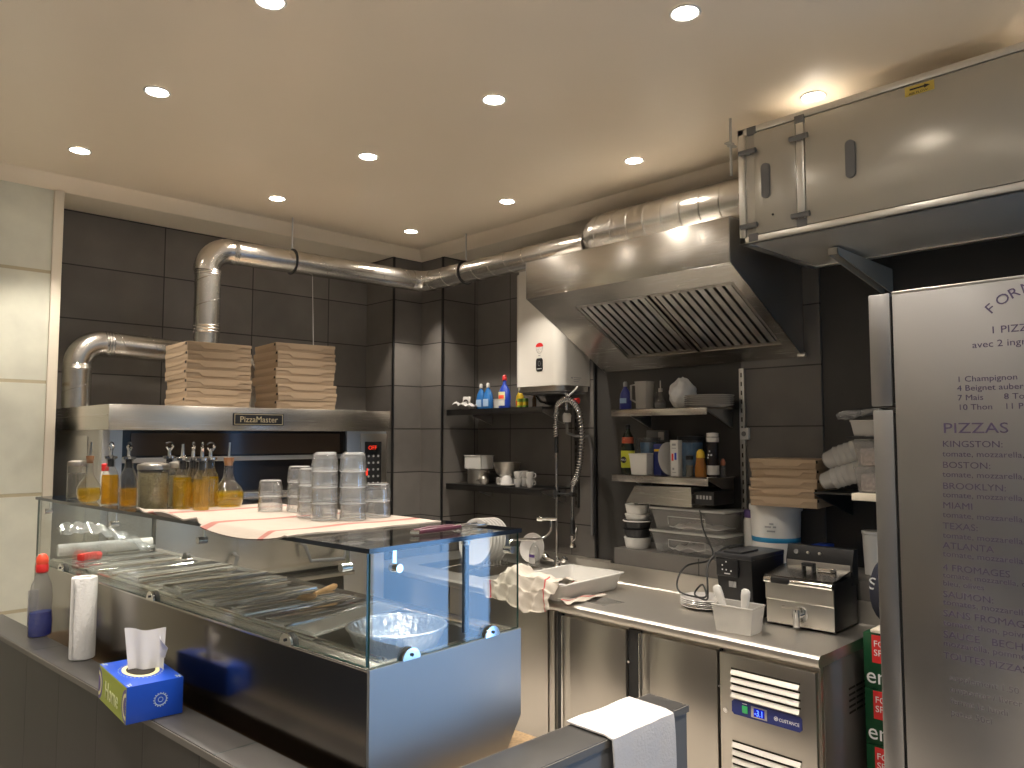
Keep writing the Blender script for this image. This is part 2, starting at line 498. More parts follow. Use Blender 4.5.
# ------------------------------------------------------------------ the room
struct(G().box(-2.3, 4.3, -2.75, 5.4, -0.1, 0.0), 'floor', floor_t)
struct(G().box(-2.3, 4.3, -2.75, 5.4, 3.11, 3.22), 'ceiling', cream_paint)
struct(G().box(-2.3, 1.126, 4.72, 5.4, 0, 3.11), 'wall_left', stone_w)
struct(G().box(1.126, 3.34, 5.08, 5.4, 0, 3.11), 'wall_back', tile_a)
struct(G().box(3.97, 4.3, -0.55, 4.46, 0, 3.11), 'wall_right', black_paint)
struct(G().box(3.34, 4.3, 4.72, 5.4, 0, 3.11).box(3.6, 4.3, 4.46, 4.72, 0, 3.11), 'wall_corner', [tile_c])
struct(G().box(-2.4, -2.3, -2.75, 5.4, 0, 3.11), 'wall_side', cream_trim)
# customer side: plain front wall, and the street door opening in the right wall beyond the fridge
struct(G().box(-2.3, 4.3, -2.75, -2.6, 0, 3.11), 'wall_front', cream_trim)
struct(G().box(3.97, 4.3, -2.75, -2.4, 0, 3.11).box(3.97, 4.3, -2.4, -0.55, 2.3, 3.11), 'wall_entrance', cream_trim)
struct(G().box(4.0, 4.06, -2.4, -0.55, 2.24, 2.3).box(4.0, 4.06, -2.4, -2.34, 0, 2.24).box(4.0, 4.06, -0.61, -0.55, 0, 2.24).box(3.99, 4.06, -1.27, -1.17, 0, 2.24), 'door_1', black_pl)
struct(G().box(-2.3, -2.28, -2.6, 4.72, 0, 1.65, 0.004), 'trim_7', mat('slate_blue_reflection_panel', (0.085, 0.105, 0.145), 0.5))  # unseen panel added for the blue-grey reflection it gives the steel fronts
# tiled fields and black edge trims on the recessed right wall
struct(G().box(3.955, 3.97, 3.29, 4.46, 0, 3.05).box(3.955, 3.97, 1.756, 2.215, 0, 3.05), 'trim_1', tile_b)
struct(G().box(1.126, 3.34, 4.72, 5.08, 3.05, 3.11).box(3.6, 3.97, -2.6, 4.46, 3.05, 3.11), 'trim_2', cream_trim)
struct(G().prism([(4.62, 3.11), (4.65, 3.075), (4.72, 3.045), (4.72, 3.11)], 'x', -2.3, 3.6)
       .prism([(3.50, 3.11), (3.53, 3.075), (3.60, 3.045), (3.60, 3.11)], 'y', -2.6, 4.72), 'trim_3', cream_paint)
struct(G().box(1.074, 1.124, 4.70, 4.72, 0, 3.045, 0.006), 'trim_4', cream_trim)
struct(G().box(3.333, 3.347, 4.713, 4.727, 0, 3.045).box(3.593, 3.607, 4.453, 4.467, 0, 3.045).box(3.948, 3.962, 3.28, 3.295, 0, 3.05), 'trim_5', black_pl)
struct(G().box(3.62, 3.968, 1.40, 2.87, 0, 1.045), 'trim_6', tile_b)      # tiled ledge behind the worktop

# recessed ceiling spotlights
def spot_light(x, y, label, first=[None]):
    g = G()
    if first[0] is None:
        t = thing('ceiling_spotlight', label, 'spotlight', (x, y, 3.11), 0, 'recessed ceiling spotlights')
        G().lathe([(0.043, -0.001), (0.050, -0.001), (0.053, -0.004), (0.050, -0.007), (0.044, -0.006), (0.041, -0.002)], seg=28).build('trim_ring', white_pl, t, True)
        G().lathe([(0.0, -0.0075), (0.028, -0.007), (0.039, -0.004), (0.041, -0.001)], seg=28).build('lens', lens_on, t, True)
        l = bpy.data.lights.new('spot_lamp', 'SPOT')
        l.energy = SPOT_W; l.color = SPOT_C; l.spot_size = R(96); l.spot_blend = 0.45; l.shadow_soft_size = 0.03
        lo = bpy.data.objects.new('spot_lamp', l); COL.objects.link(lo); lo.parent = t; lo.location = (0, 0, -0.02)
        first[0] = t
    else:
        dup(first[0], (x, y, 3.11), 0, label)
rows = {4.2: 'farthest row', 3.24: 'second row from the back', 2.3: 'third row from the back', 1.36: 'fourth row from the back', 0.42: 'row above the customer'}
cols = {1.09: 'left column', 2.12: 'middle column', 3.13: 'right column near the hood wall', 0.07: 'column over the customers'}
exact = {(1.09, 2.3): (1.109, 2.271), (1.09, 3.24): (1.087, 3.211), (1.09, 4.2): (1.051, 4.152), (2.12, 4.2): (2.117, 4.189), (2.12, 3.24): (2.119, 3.231),
         (2.12, 2.3): (2.129, 2.305), (3.13, 4.2): (3.131, 4.232), (3.13, 3.24): (3.138, 3.281), (3.13, 2.3): (3.129, 2.331), (2.12, 1.36): (2.136, 1.375), (3.13, 1.36): (3.06, 1.36)}
for cx_, cn in cols.items():
    for cy_, rn in rows.items():
        if cx_ == 3.13 and cy_ < 0.3 or cx_ < 0.5 and cy_ > 4:
            continue
        x_, y_ = exact.get((cx_, cy_), (cx_, cy_))
        spot_light(x_, y_, 'small lit ceiling spotlight, %s, %s' % (cn, rn))

# ------------------------------------------------------------------ tiled bar counter and low wall
t = thing('bar_counter', 'dark plank-tiled bar counter with slate ledge carrying the glass topping case', 'counter', (0.75, 2.35, 0))
th = R(4.15)
O = Vector((0.889, 1.330, 0))
DU = Vector((math.cos(th), math.sin(th), 0)); DV = Vector((-math.sin(th), math.cos(th), 0))
MC = Matrix.Translation(O) @ Matrix.Rotation(th, 4, 'Z')
cm = G(); cm.box(-0.135, -0.045, -0.07, 2.20, 0, 1.004, M=MC)
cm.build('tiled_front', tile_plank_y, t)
g = G()
g.box(-0.138, -0.040, -0.07, 2.21, 1.004, 1.016, 0.002, M=MC)
g.build('ledge_slab', tile_ledge_y, t)
G().box(-0.1400, -0.1365, -0.07, 2.215, 0.998, 1.0135, M=MC).build('edge_strip', tile_edge, t)
G().box(-0.04, 0.50, 0.0, 2.0, 0, 0.925, M=MC).build('base_cabinet', black_paint, t)
G().box(-0.04, 0.53, -0.065, 2.02, 0.925, 0.952, 0.003, M=MC).build('granite_slab', granite, t)

t = thing('low_wall', 'low dark-tiled wall end with white towel over it, in front of the steel counter', 'wall', (1.3, 1.195, 0))
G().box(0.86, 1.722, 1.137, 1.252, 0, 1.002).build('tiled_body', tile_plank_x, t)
G().box(0.862, 1.7225, 1.1365, 1.2525, 1.002, 1.016, 0.0015).build('ledge_slab', tile_ledge_x, t)
G().box(0.86, 1.727, 1.1325, 1.1355, 0.998, 1.0145).box(1.7225, 1.7265, 1.134, 1.255, 0.998, 1.0145).box(0.86, 1.727, 1.2535, 1.2565, 0.998, 1.0145).build('edge_strip', tile_edge, t)

# white towel hanging over the low wall
def low_towel(u, v):
    # u along the wall, v over the top and down the near face
    x0 = 1.400 + 0.222 * u
    L = v * 0.52
    wob = 0.004 * math.sin(u * 7 + v * 3) * min(1, v * 3)
    top = 0.128
    if L < top:
        y = 1.259 - L; z = 1.0205 + 0.0015 * math.sin(u * 9); sh = 0.0
    else:
        k = L - top; y = 1.128 - 0.004 - abs(wob) - 0.012 * math.sin(PI * min(1, k / 0.4)) * (0.4 + 0.6 * u); z = 1.0185 - k
    x = x0 + 0.016 * (1 - 2 * u) * max(0, L - top) * 1.2 + (0.022 * u * (1 - v)) - 0.03 * (L < 0) 
    return (x, y, z)
tag(G().sheet(18, 40, low_towel, 0.004).build('hand_towel', towel_w), 'plain white towel draped over the end of the low tiled wall', 'towel')

# ------------------------------------------------------------------ refrigerated glass topping case
case = thing('topping_case', 'long steel refrigerated topping case with glass screen standing on the bar counter', 'display case', tuple(O), th)
L = 2.0; WD = 0.455; ZB = 1.232; ZT = 1.473; Z0 = 0.952
g = G()
g.box(0, 0.012, 0.004, L, Z0, ZB - 0.004, 0.002)
g.build('front_panel', mirror_steel, case, True)
# end panel with its lower rear corner cut off
pz = [(0.0, Z0), (WD - 0.05, Z0), (WD + 0.004, Z0 + 0.075), (WD + 0.004, ZB), (0.0, ZB)]
g = G().prism([(a, b) for a, b in pz], 'y', -0.004, 0.004)
g.build('end_panel', brushed('satin_end_panel', (0.42, 0.43, 0.43), 0.50, (20, 20, 0.5)), case, True)
g = G().prism(pz, 'y', L - 0.006, L); g.build('end_panel', steel_v, case, True)
G().box(WD - 0.008, WD + 0.003, 0.004, L - 0.006, Z0 + 0.07, ZB - 0.002).build('rear_panel', steel_h, case, True)
g = G()
g.box(0.0, 0.048, 0.004, L - 0.006, ZB - 0.006, ZB, 0.0015).box(0.385, WD + 0.002, 0.004, L - 0.006, ZB - 0.006, ZB, 0.0015)
g.box(0.048, 0.385, 0.004, 0.030, ZB - 0.006, ZB, 0.0015).box(0.048, 0.385, L - 0.03, L - 0.006, ZB - 0.006, ZB, 0.0015)
g.build('top_frame', steel_h, case, True)
g = G().tube([(0.053, 0.03, ZB + 0.004), (0.053, L - 0.03, ZB + 0.004)], 0.006, 8).tube([(0.380, 0.03, ZB + 0.004), (0.380, L - 0.03, ZB + 0.004)], 0.006, 8)
g.tube([(0.068, 0.03, ZB + 0.001), (0.068, L - 0.03, ZB + 0.001)], 0.004, 8)
g.build('pan_rail', chrome, case, True)
g = G().box(0.048, 0.052, 0.03, L - 0.03, 1.10, ZB - 0.004).box(0.381, 0.385, 0.03, L - 0.03, 1.10, ZB - 0.004).box(0.048, 0.385, 0.03, 0.034, 1.10, ZB - .004)
g.box(0.048, 0.385, L - 0.034, L - 0.03, 1.10, ZB - .004).box(0.048, 0.385, 0.03, L - 0.03, 1.096, 1.10)
g.build('cold_well', steel_dull, case, True)
def pane(name, x0, x1, y0, y1, z0, z1, edge, thin):
    """a glass sheet whose cut edges show as a second material; thin is the index of its thickness axis"""
    g = G()
    c = [(x0, x1), (y0, y1), (z0, z1)]
    V = [(c[0][i], c[1][j], c[2][k]) for i in (0, 1) for j in (0, 1) for k in (0, 1)]
    F = {0: ([0, 1, 3, 2], [4, 6, 7, 5]), 1: ([0, 4, 5, 1], [2, 3, 7, 6]), 2: ([0, 2, 6, 4], [1, 5, 7, 3])}
    for ax in F:
        for f in F[ax]:
            o = len(g.v)
            g.m(0 if ax == thin else 1).raw([V[i] for i in f], [[0, 1, 2, 3]])
    return g.build(name, [pane_g, edge], case, True, smooth=False, recalc=False)
pane('front_pane', 0.002, 0.008, 0.012, L - 0.004, ZB + 0.002, ZT - 0.010, edge_g, 0)
pane('end_pane', 0.002, WD, 0.000, 0.006, ZB + 0.002, ZT - 0.010, edge_g, 1)
pane('end_pane', 0.002, WD - 0.02, L - 0.008, L - 0.002, ZB + 0.002, ZT - 0.010, edge_g, 1)
pane('top_pane', -0.006, WD + 0.006, -0.006, L + 0.002, ZT - 0.010, ZT, edge_d, 2)
def clamp(c, n, along):
    """half-round pane clamp: disc pair either side of the glass"""
    a = Vector(along); nn = Vector(n); c = Vector(c)
    poly = [c + a * (0.024 * math.cos(PI * k / 14)) + Vector((0, 0, 1)) * (0.024 * math.sin(PI * k / 14)) for k in range(15)]
    g = G()
    for mi_, lo, hi in ((0, 0.002, 0.007), (1, -0.013, 0.0015)):
        g.m(mi_)
        vs = [p + nn * lo for p in poly] + [p + nn * hi for p in poly]; k = len(poly)
        g.raw(vs, [list(range(k))[::-1], [k + i for i in range(k)]] + [[i, (i + 1) % k, k + (i + 1) % k, k + i] for i in range(k)])
    b = g.build('pane_clamp', [chrome, black_rub], case, True)
    s = G().cyl(tuple(c + nn * 0.0065 + Vector((0, 0, 0.010))), tuple(c + nn * 0.010 + Vector((0, 0, 0.010))), 0.0035, seg=12)
    s.build('screw', black_pl, b, True)
for v in (0.295, 1.0, 1.72):
    clamp((0.002, v, ZB), (-1, 0, 0), (0, 1, 0))
for u in (0.108, 0.357):
    clamp((u, 0.0, ZB), (0, -1, 0), (1, 0, 0))
g = G().cyl((0.37, 1.579, ZB + 0.015), (0.385, 1.579, ZB + 0.015), 0.020, seg=20); g.build('rail_knob', black_pl, case, True)
for (u, v, ax) in ((0.005, 0.09, 0), (0.005, 0.72, 0), (0.005, 1.30, 0), (0.005, 1.90, 0), (0.072, 0.003, 1), (0.425, 0.003, 1)):
    n = Vector((-1, 0, 0)) if ax == 0 else Vector((0, -1, 0)); c = Vector((u, v, 0))
    inn = c - n * 0.006
    h = Vector((0, 1, 0)) if ax == 0 else Vector((1, 0, 0))
    g = G()
    p = [inn + h * 0.005, inn - h * 0.005, inn - h * 0.005 - n * 0.002, inn + h * 0.005 - n * 0.002]
    g.raw([q + Vector((0, 0, ZT - 0.011)) for q in p] + [q + Vector((0, 0, ZT - 0.052)) for q in p],
          [[0, 1, 2, 3], [7, 6, 5, 4], [0, 4, 5, 1], [1, 5, 6, 2], [2, 6, 7, 3], [3, 7, 4, 0]])
    b = g.build('glass_hanger', chrome, case, True)
    G().cyl(tuple(c - n * 0.014 + Vector((0, 0, ZT - 0.048))), tuple(c + n * 0.011 + Vector((0, 0, ZT - 0.048))), 0.009, seg=14).build('bolt', chrome, b, True)
for (u, v) in ((0.345, 0.073), (0.41, L - 0.06)):
    b = G().cyl((u, v, ZB - 0.001), (u, v, ZT - 0.035), 0.0085, seg=14).build('support_post', black_rub, case, True)
    G().lathe([(0.009, 0), (0.011, 0.002), (0.011, 0.010), (0.016, 0.012), (0.016, 0.022), (0.008, 0.0245)], (u, v, ZT - 0.0350), 16).build('post_cap', chrome, b, True)

# pan lids lying over the cold well
def lid_mesh(w, l):
    g = G()
    g.prism([(-w / 2, 0.0), (-w / 2 + 0.008, -0.006), (w / 2 - 0.008, -0.006), (w / 2, 0.0), (w / 2, 0.003), (w / 2 - 0.012, 0.010), (-w / 2 + 0.012, 0.010), (-w / 2, 0.003)][::1], 'x', -l / 2, l / 2)
    return g
lidm = thin_glass('milky_pan_lid', (0.80, 0.79, 0.77), 2.4, 0.10, (0.78, 0.77, 0.74), 0.50)
lid_proto = None
names = ['first', 'second', 'third', 'fourth', 'fifth', 'sixth', 'seventh', 'eighth', 'ninth and farthest']
for i in range(9):
    v = 0.475 + i * 0.168
    wpos = MC @ Vector((0.217, v, ZB + 0.004 + (0.012 if i in (3, 5) else 0)))
    rz = th + R([3, -2, 1, -4, 2, 4, -1, 2, -2, 0][i])
    lab = 'milky flat pan lid in the topping case, %s counting from the foil bowl' % names[i]
    if i == 0:
        lid_proto = thing('pan_lid', lab, 'lid', wpos, rz, 'pan lids in the topping case')
        g = G()
        w_, l_ = 0.150, 0.325
        g.prism([(-w_ / 2, 0.0), (w_ / 2, 0.0), (w_ / 2, 0.003), (w_ / 2 - 0.010, 0.009), (-w_ / 2 + 0.010, 0.009), (-w_ / 2, 0.003)], 'x', -l_ / 2, l_ / 2)
        g.build('lid_plate', [lidm], lid_proto, True)
        for e in (-1, 1):
            G().tube([(-l_ / 2, e * 0.068, 0.0065), (l_ / 2, e * 0.068, 0.0065)], 0.005, 8).build('rolled_edge', chrome, lid_proto, True)
        G().box(-0.150, 0.150, -0.03, 0.03, 0.0092, 0.0125, 0.0015).build('raised_panel', lidm, lid_proto, True)
    else:
        dup(lid_proto, wpos, rz, lab)
# tilted clear lid beside the bowl
p = MC @ Vector((0.17, 0.325, ZB + 0.006))
t = thing('clear_cover', 'tilted clear plastic cover lying beside the foil bowl', 'cover', p, th)
g = G().sheet(6, 4, lambda u, v: (-0.11 + 0.26 * u, -0.05 + 0.10 * v, 0.004 + 0.022 * u), 0.003)
g.build('cover_sheet', frost_pl, t, True)
G().tube([(-0.11, -0.05, 0.006), (0.15, -0.05, 0.028), (0.15, 0.05, 0.028), (-0.11, 0.05, 0.006)], 0.003, 8, closed=True).build('rim', clear_pl, t, True)

# foil bowl
p = MC @ Vector((0.185, 0.135, ZB - 0.030))
t = thing('foil_bowl', 'large round crinkled aluminium foil bowl inside the glass corner', 'bowl', p, th)
def foil_pt(u, v, dz=0.0):
    a = 2 * PI * u
    cr = 1 + 0.012 * math.sin(a * 38) * v
    if v < 0.45:
        r = 0.085 * v / 0.45; z = 0.0
        cr = 1
    else:
        k = (v - 0.45) / 0.55
        r = 0.085 + 0.026 * k; z = 0.060 * k
    return (r * cr * math.cos(a), r * cr * math.sin(a), z + 0.004 + dz)
G().sheet(152, 14, lambda u, v: foil_pt(1 - u, v), 0.001).build('bowl_body', foil, t, True)
G().tube([(0.1125 * math.cos(a), 0.1125 * math.sin(a), 0.064) for a in [2 * PI * k / 60 for k in range(60)]], 0.0035, 8, closed=True).build('rolled_rim', foil, t, True)

# wooden spoon lying on the lids
t = thing('wooden_spoon', 'wooden spoon lying across the milky pan lids with its handle towards the oven', 'spoon', (1.20, 2.03, ZB + 0.016), 0)
Ms = Matrix.Rotation(R(-58), 4, 'Z') @ Matrix.Rotation(R(90), 4, 'X')
G().lathe([(0.0, -0.075), (0.006, -0.074), (0.0095, -0.06), (0.0085, 0.0), (0.0070, 0.06), (0.0, 0.062)], seg=14, M=Ms).build('handle', wood, t, True)
G().lathe([(0.0, 0.058), (0.007, 0.060), (0.022, 0.085), (0.026, 0.105), (0.018, 0.130), (0.0, 0.138)], seg=18, sy=0.35, M=Ms).build('spoon_bowl', wood, t, True)

# crumpled cling film at the far end of the case
p = MC @ Vector((0.19, 1.86, ZB + 0.02))
g = G().sheet(26, 18, lambda u, v: (-0.14 + 0.30 * u, -0.08 + 0.16 * v, 0.055 + 0.055 * math.sin(3 * u + 1) + 0.012 * math.sin(19 * u + 7 * v) + 0.010 * math.sin(23 * v - 6 * u)), 0.0015)
t = thing('film_roll', 'roll of cling film with loose film at the far end of the case', 'film roll', p, th)
g.build('loose_film', film_pl, t, True)
G().cyl((-0.15, 0.03, 0.028), (0.17, -0.02, 0.028), 0.022, seg=18).build('roll_core', paper, t, True)

# ------------------------------------------------------------------ things standing on top of the case
def on_top(u, v, z=ZT):
    return MC @ Vector((u, v, z))
def oil_bottle(u, v, label, oil, fill, spout, rz=0.0, h=0.15):
    t = thing('oil_bottle', label, 'bottle', on_top(u, v, ZT + 0.0005), rz, 'oil bottles on the glass top')
    q = 0.12
    G().shell([(0.0, 0.002), (0.021, 0.001), (0.0235, 0.004), (0.0235, 0.085), (0.021, 0.103), (0.013, 0.122), (0.0115, 0.130), (0.0115, 0.148), (0.0135, 0.149), (0.0135, 0.156), (0.0105, 0.156)],
              seg=24, sq=0.35).build('bottle', vessel, t, True)
    G().lathe([(0.0, 0.004), (0.0212, 0.004), (0.0222, 0.006), (0.0222, fill), (0.0, fill)], seg=24, sq=0.35).build('oil', oil, t, True)
    st = G().lathe([(0.0, 0.125), (0.0095, 0.125), (0.0098, 0.150), (0.0165, 0.152), (0.0165, 0.159), (0.009, 0.161), (0.0, 0.161)], seg=18).build('stopper', black_pl, t, True)
    if spout == 'flip':
        G().lathe([(0.0165, 0.1515), (0.0205, 0.153), (0.0205, 0.159), (0.010, 0.1615), (0.006, 0.1625), (0.0055, 0.178), (0.004, 0.187), (0.0, 0.187)], seg=16).build('pourer', chrome, t, True)
        G().tube([(0.004, 0, 0.180), (0.013, 0, 0.192), (0.008, 0, 0.196)], 0.0035, 8).tube([(-0.004, 0, 0.180), (-0.011, 0, 0.190)], 0.0032, 8).build('pourer_flap', chrome, t, True)
        G().tube([(0.012 * math.cos(a), 0.0, 0.197 + 0.009 * math.sin(a)) for a in [PI * k / 8 - 0.2 for k in range(9)]], 0.0022, 8).build('flap_ball', black_pl, t, True)
    else:
        G().lathe([(0.0165, 0.1515), (0.0205, 0.153), (0.0205, 0.159), (0.009, 0.163), (0.006, 0.166), (0.0042, 0.195), (0.0042, 0.202), (0.0, 0.202)], seg=16).build('pourer', chrome, t, True)
    return t
def carafe(u, v, label, oil, fill, k, handle, rz=0.0):
    t = thing('oil_cruet', label, 'cruet', on_top(u, v, ZT + 0.0005), rz, 'oil cruets on the glass top')
    body = [(0.0, 0.002), (0.030 * k, 0.001), (0.040 * k, 0.010), (0.0455 * k, 0.030), (0.045 * k, 0.048), (0.036 * k, 0.066), (0.022 * k, 0.082), (0.015 * k, 0.098), (0.013 * k, 0.115), (0.013 * k, 0.140), (0.017 * k, 0.146)]
    G().shell(body, seg=28).build('bottle', vessel, t, True)
    ins = [(0.0, 0.004)] + [((r - 0.0018), z) for r, z in body[1:] if z < fill] + [(0.040 * k * (1 if fill < 0.055 else 0.85), fill), (0.0, fill)]
    G().lathe(ins, seg=28).build('oil', oil, t, True)
    G().lathe([(0.0, 0.132), (0.0115 * k, 0.133), (0.0145 * k, 0.150), (0.0155 * k, 0.158), (0.0, 0.158)], seg=16).build('cork', mat('brown_cork', (0.27, 0.13, 0.06), 0.8) if 'brown_cork' not in MATS else MATS['brown_cork'], t, True)
    G().cyl((0, 0, 0.158), (0.002, 0, 0.206), 0.0035, 0.003, seg=10).build('pour_tube', steel, t, True)
    if handle:
        G().tube([(-0.013 * k, 0, 0.135), (-0.030 * k, 0, 0.142), (-0.044 * k, 0, 0.125), (-0.046 * k, 0, 0.095), (-0.042 * k, 0, 0.062)], 0.0045, 8).build('handle', vessel, t, True)
    return t
def jar(u, v, label, r, h, stuff, fill, facets=0.0):
    t = thing('spice_jar', label, 'jar', on_top(u, v, ZT + 0.0005), 0, 'spice jars on the glass top')
    G().shell([(0.0, 0.002), (r * 0.95, 0.001), (r, 0.005), (r, h * 0.84), (r * 0.97, h * 0.88)], seg=28, sq=facets).build('jar', vessel, t, True)
    G().lathe([(0.0, 0.004), (r * 0.93, 0.004), (r * 0.94, 0.006), (r * 0.94, fill), (0.0, fill + 0.003)], seg=28, sq=facets).build('contents', stuff, t, True)
    G().lathe([(r * 0.98, h * 0.85), (r * 1.05, h * 0.855), (r * 1.06, h * 0.93), (r * 1.0, h * 0.965), (r * 0.6, h * 0.992), (0.0, h)], seg=28).build('lid', steel, t, True)
    return t
jar(0.074, 1.827, 'tall clear jar half full of pepper, leftmost on the glass top', 0.031, 0.138, pepper, 0.090)
carafe(0.040, 1.610, 'round oil cruet with loop handle, second from the left', oil_g, 0.047, 0.85, True, R(-60))
t = oil_bottle(0.042, 1.435, 'oil bottle with chilli, left of the plain one beside the big herb jar', oil_r, 0.098, 'flip', R(40))
oil_bottle(0.052, 1.315, 'half-empty oil bottle left of the big herb jar', oil_r, 0.058, 'flip', R(100))
jar(0.055, 1.140, 'wide clear jar of dried herbs with domed steel lid', 0.044, 0.146, herbs, 0.115)
jar(0.160, 1.205, 'small herb jar behind the wide herb jar', 0.026, 0.146, herbs, 0.100)
oil_bottle(0.178, 1.305, 'oil bottle with pourer standing behind the wide herb jar', oil_g, 0.080, 'flip', R(10))
oil_bottle(0.111, 1.066, 'oil bottle with straight pourer, first right of the herb jar', oil_g, 0.100, 'straight', R(20))
oil_bottle(0.164, 1.108, 'oil bottle with pourer in the cluster, second right of the herb jar', oil_r, 0.080, 'flip', R(55))
oil_bottle(0.140, 1.000, 'full oil bottle at the front of the cluster right of the herb jar', oil_g, 0.095, 'flip', R(75))
oil_bottle(0.198, 1.062, 'rear oil bottle of the cluster beside the round carafe', oil_g, 0.100, 'flip', R(5))
carafe(0.250, 1.045, 'round oil carafe with thin pour tube, rightmost of the oils', oil_g, 0.052, 1.05, False)
t = thing('squeeze_bottle', 'small bottle with red cap peeping behind the left oil bottles', 'bottle', on_top(0.124, 1.70, ZT + 0.0005), 0)
G().lathe([(0.0, 0.001), (0.014, 0.001), (0.016, 0.005), (0.016, 0.085), (0.011, 0.10)], seg=18).build('bottle', white_pl, t, True)
G().lathe([(0.0115, 0.10), (0.0125, 0.103), (0.0125, 0.125), (0.0, 0.128)], seg=18).build('cap', red_pl, t, True)

# striped tea towel under the glasses
def towel_top(u, v):
    U = -0.060 + 0.475 * u
    V = 0.265 + 0.80 * v
    Vn = V
    edge = 0.0
    if u < 0.13:
        U = -0.004 + (U + 0.004) * (0.55 if 0.05 < v < 0.5 else 0.35)
    z = ZT + 0.0052 + 0.0022 * math.sin(14 * v + 5 * u) * math.sin(9 * u)
    k = max(0, (0.11 - u) / 0.11)
    if v < 0.52:
        z -= 0.020 * k * math.sin(PI * min(1, max(0, (v - 0.02) / 0.5))) ** 0.6
        if v > 0.02: U = min(U, U)
    else:
        z += 0.014 * k * abs(math.sin(10 * v)) 
    z = max(z, ZT + 0.0045) if U > -0.007 else z
    if U <= -0.007:
        pass
    z += 0.010 * math.exp(-((v - 0.98) / 0.05) ** 2) * max(0, 1 - u * 3)
    return tuple(MC @ Vector((U, V - 0.03 * u * (1 - v), z)))
tag(G().sheet(40, 60, towel_top, 0.0038).build('tea_towel', towel_s), 'cream tea towel with red stripes spread under the tumblers', 'towel')

# tumblers, upside down, nested in columns
tum_first = None
def tumbler(u, v, k, label):
    global tum_first
    loc = on_top(u, v, ZT + 0.0082 + 0.0418 * k)
    rz = random.uniform(0, 1)
    if tum_first is None:
        t = thing('tumbler', label, 'glass', loc, rz, 'upturned tumblers on the tea towel')
        def fluted(prof, amp):
            n = 96
            vs = [(r_ * math.cos(2 * PI * k / n) * (1 + amp * math.cos(2 * PI * k / n * 16)), r_ * math.sin(2 * PI * k / n) * (1 + amp * math.cos(2 * PI * k / n * 16)), z) for r_, z in prof for k in range(n)]
            fs = [[i * n + k, i * n + (k + 1) % n, (i + 1) * n + (k + 1) % n, (i + 1) * n + k] for i in range(len(prof) - 1) for k in range(n)]
            return G().raw(vs, fs)
        fluted([(0.0352, 0.0006), (0.0350, 0.004), (0.0338, 0.022), (0.0318, 0.038), (0.0305, 0.0440), (0.0285, 0.0468), (0.026, 0.0475), (0.0001, 0.0475)], 0.018).build('outer_wall', tumbler_g, t, True)
        G().shell([(0.0326, 0.0006), (0.0310, 0.022), (0.0290, 0.034), (0.0240, 0.0385), (0.0, 0.0390)], seg=32).build('thick_base', tumbler_g, t, True)
        G().tube([(0.0339 * math.cos(a), 0.0339 * math.sin(a), 0.0012) for a in [2 * PI * q / 32 for q in range(32)]], 0.0014, 6, closed=True).build('rim', rim_g, t, True)
        G().tube([(0.0285 * math.cos(a), 0.0285 * math.sin(a), 0.0463) for a in [2 * PI * q / 32 for q in range(32)]], 0.0013, 6, closed=True).build('base_ring', rim_g, t, True)
        tum_first = t
    else:
        dup(tum_first, loc, rz, label)
lev = {2: ['bottom', 'top'], 3: ['bottom', 'middle', 'top'], 4: ['bottom', 'second', 'third', 'top']}
for (u, v, n, nm) in ((0.248, 0.792, 2, 'the lone pair on the left'), (0.296, 0.715, 3, 'the stack behind the leftmost of the cluster'), (0.232, 0.562, 3, 'the front left stack of the cluster'),
                      (0.214, 0.471, 4, 'the front middle stack of the cluster'), (0.264, 0.414, 4, 'the front right tall stack'), (0.355, 0.424, 2, 'the low stack at the far right'),
                      (0.310, 0.605, 4, 'the tall stack at the back'), (0.345, 0.520, 4, 'the tall stack between the two front ones')):
    for k in range(n):
        tumbler(u, v, k, 'upturned clear tumbler, %s of %s' % (lev[n][k], nm))

# tongs on the right of the glass top
p = on_top(0.30, 0.088, ZT + 0.004)
t = thing('serving_tongs', 'maroon-handled steel tongs lying at the right end of the glass top', 'tongs', p, th)
for e in (-1, 1):
    a = G().tube([(-0.10, e * 0.010, 0.004), (-0.05, e * 0.014, 0.005), (0.03, e * 0.012, 0.005)], [0.005, 0.007, 0.005], 8).build('arm_grip', maroon, t, True)
    G().tube([(0.03, e * 0.012, 0.005), (0.09, e * 0.018, 0.004), (0.115, e * 0.016, 0.004)], [0.004, 0.003, 0.005], 8).build('arm', chrome, t, True)
G().tube([(-0.10, -0.010, 0.004), (-0.115, 0, 0.004), (-0.10, 0.010, 0.004)], 0.004, 8).build('hinge', chrome, t, True)

# ------------------------------------------------------------------ things on the slate ledge
zl = 1.0165
t = thing('tissue_box', 'blue and lime printed tissue box with a tissue pulled up, on the ledge', 'tissue box', (0.716, 2.100, zl), R(-3))
w, d, h = 0.130, 0.252, 0.088
g = G()
g.m(0).box(-w / 2, w / 2, -d / 2, d / 2, 0.0005, h, 0.0012)
g.build('carton', blue_card, t, True)
G().box(-w / 2 - 0.0008, -w / 2, -d / 2 + 0.002, d / 2 - 0.002, 0.002, h - 0.002).build('lime_side', lime_card, t, True)
def disc(cx, cy, r0, r1, n=36, sx=1, sy=1):
    return [(cx + r0 * math.cos(2 * PI * k / n) * sx, cy + r0 * math.sin(2 * PI * k / n) * sy) for k in range(n)]
g = G().lathe([(0.0, h + 0.0010), (0.044, h + 0.0010), (0.044, h + 0.0002)], seg=40, sx=0.95, sy=1.5); g.build('opening_ring', cream_card, t, True)
g = G().lathe([(0.0, h + 0.0014), (0.034, h + 0.0014), (0.034, h + 0.0010)], seg=40, sx=0.95, sy=1.5); g.build('opening', hole_dark, t, True)
g = G()
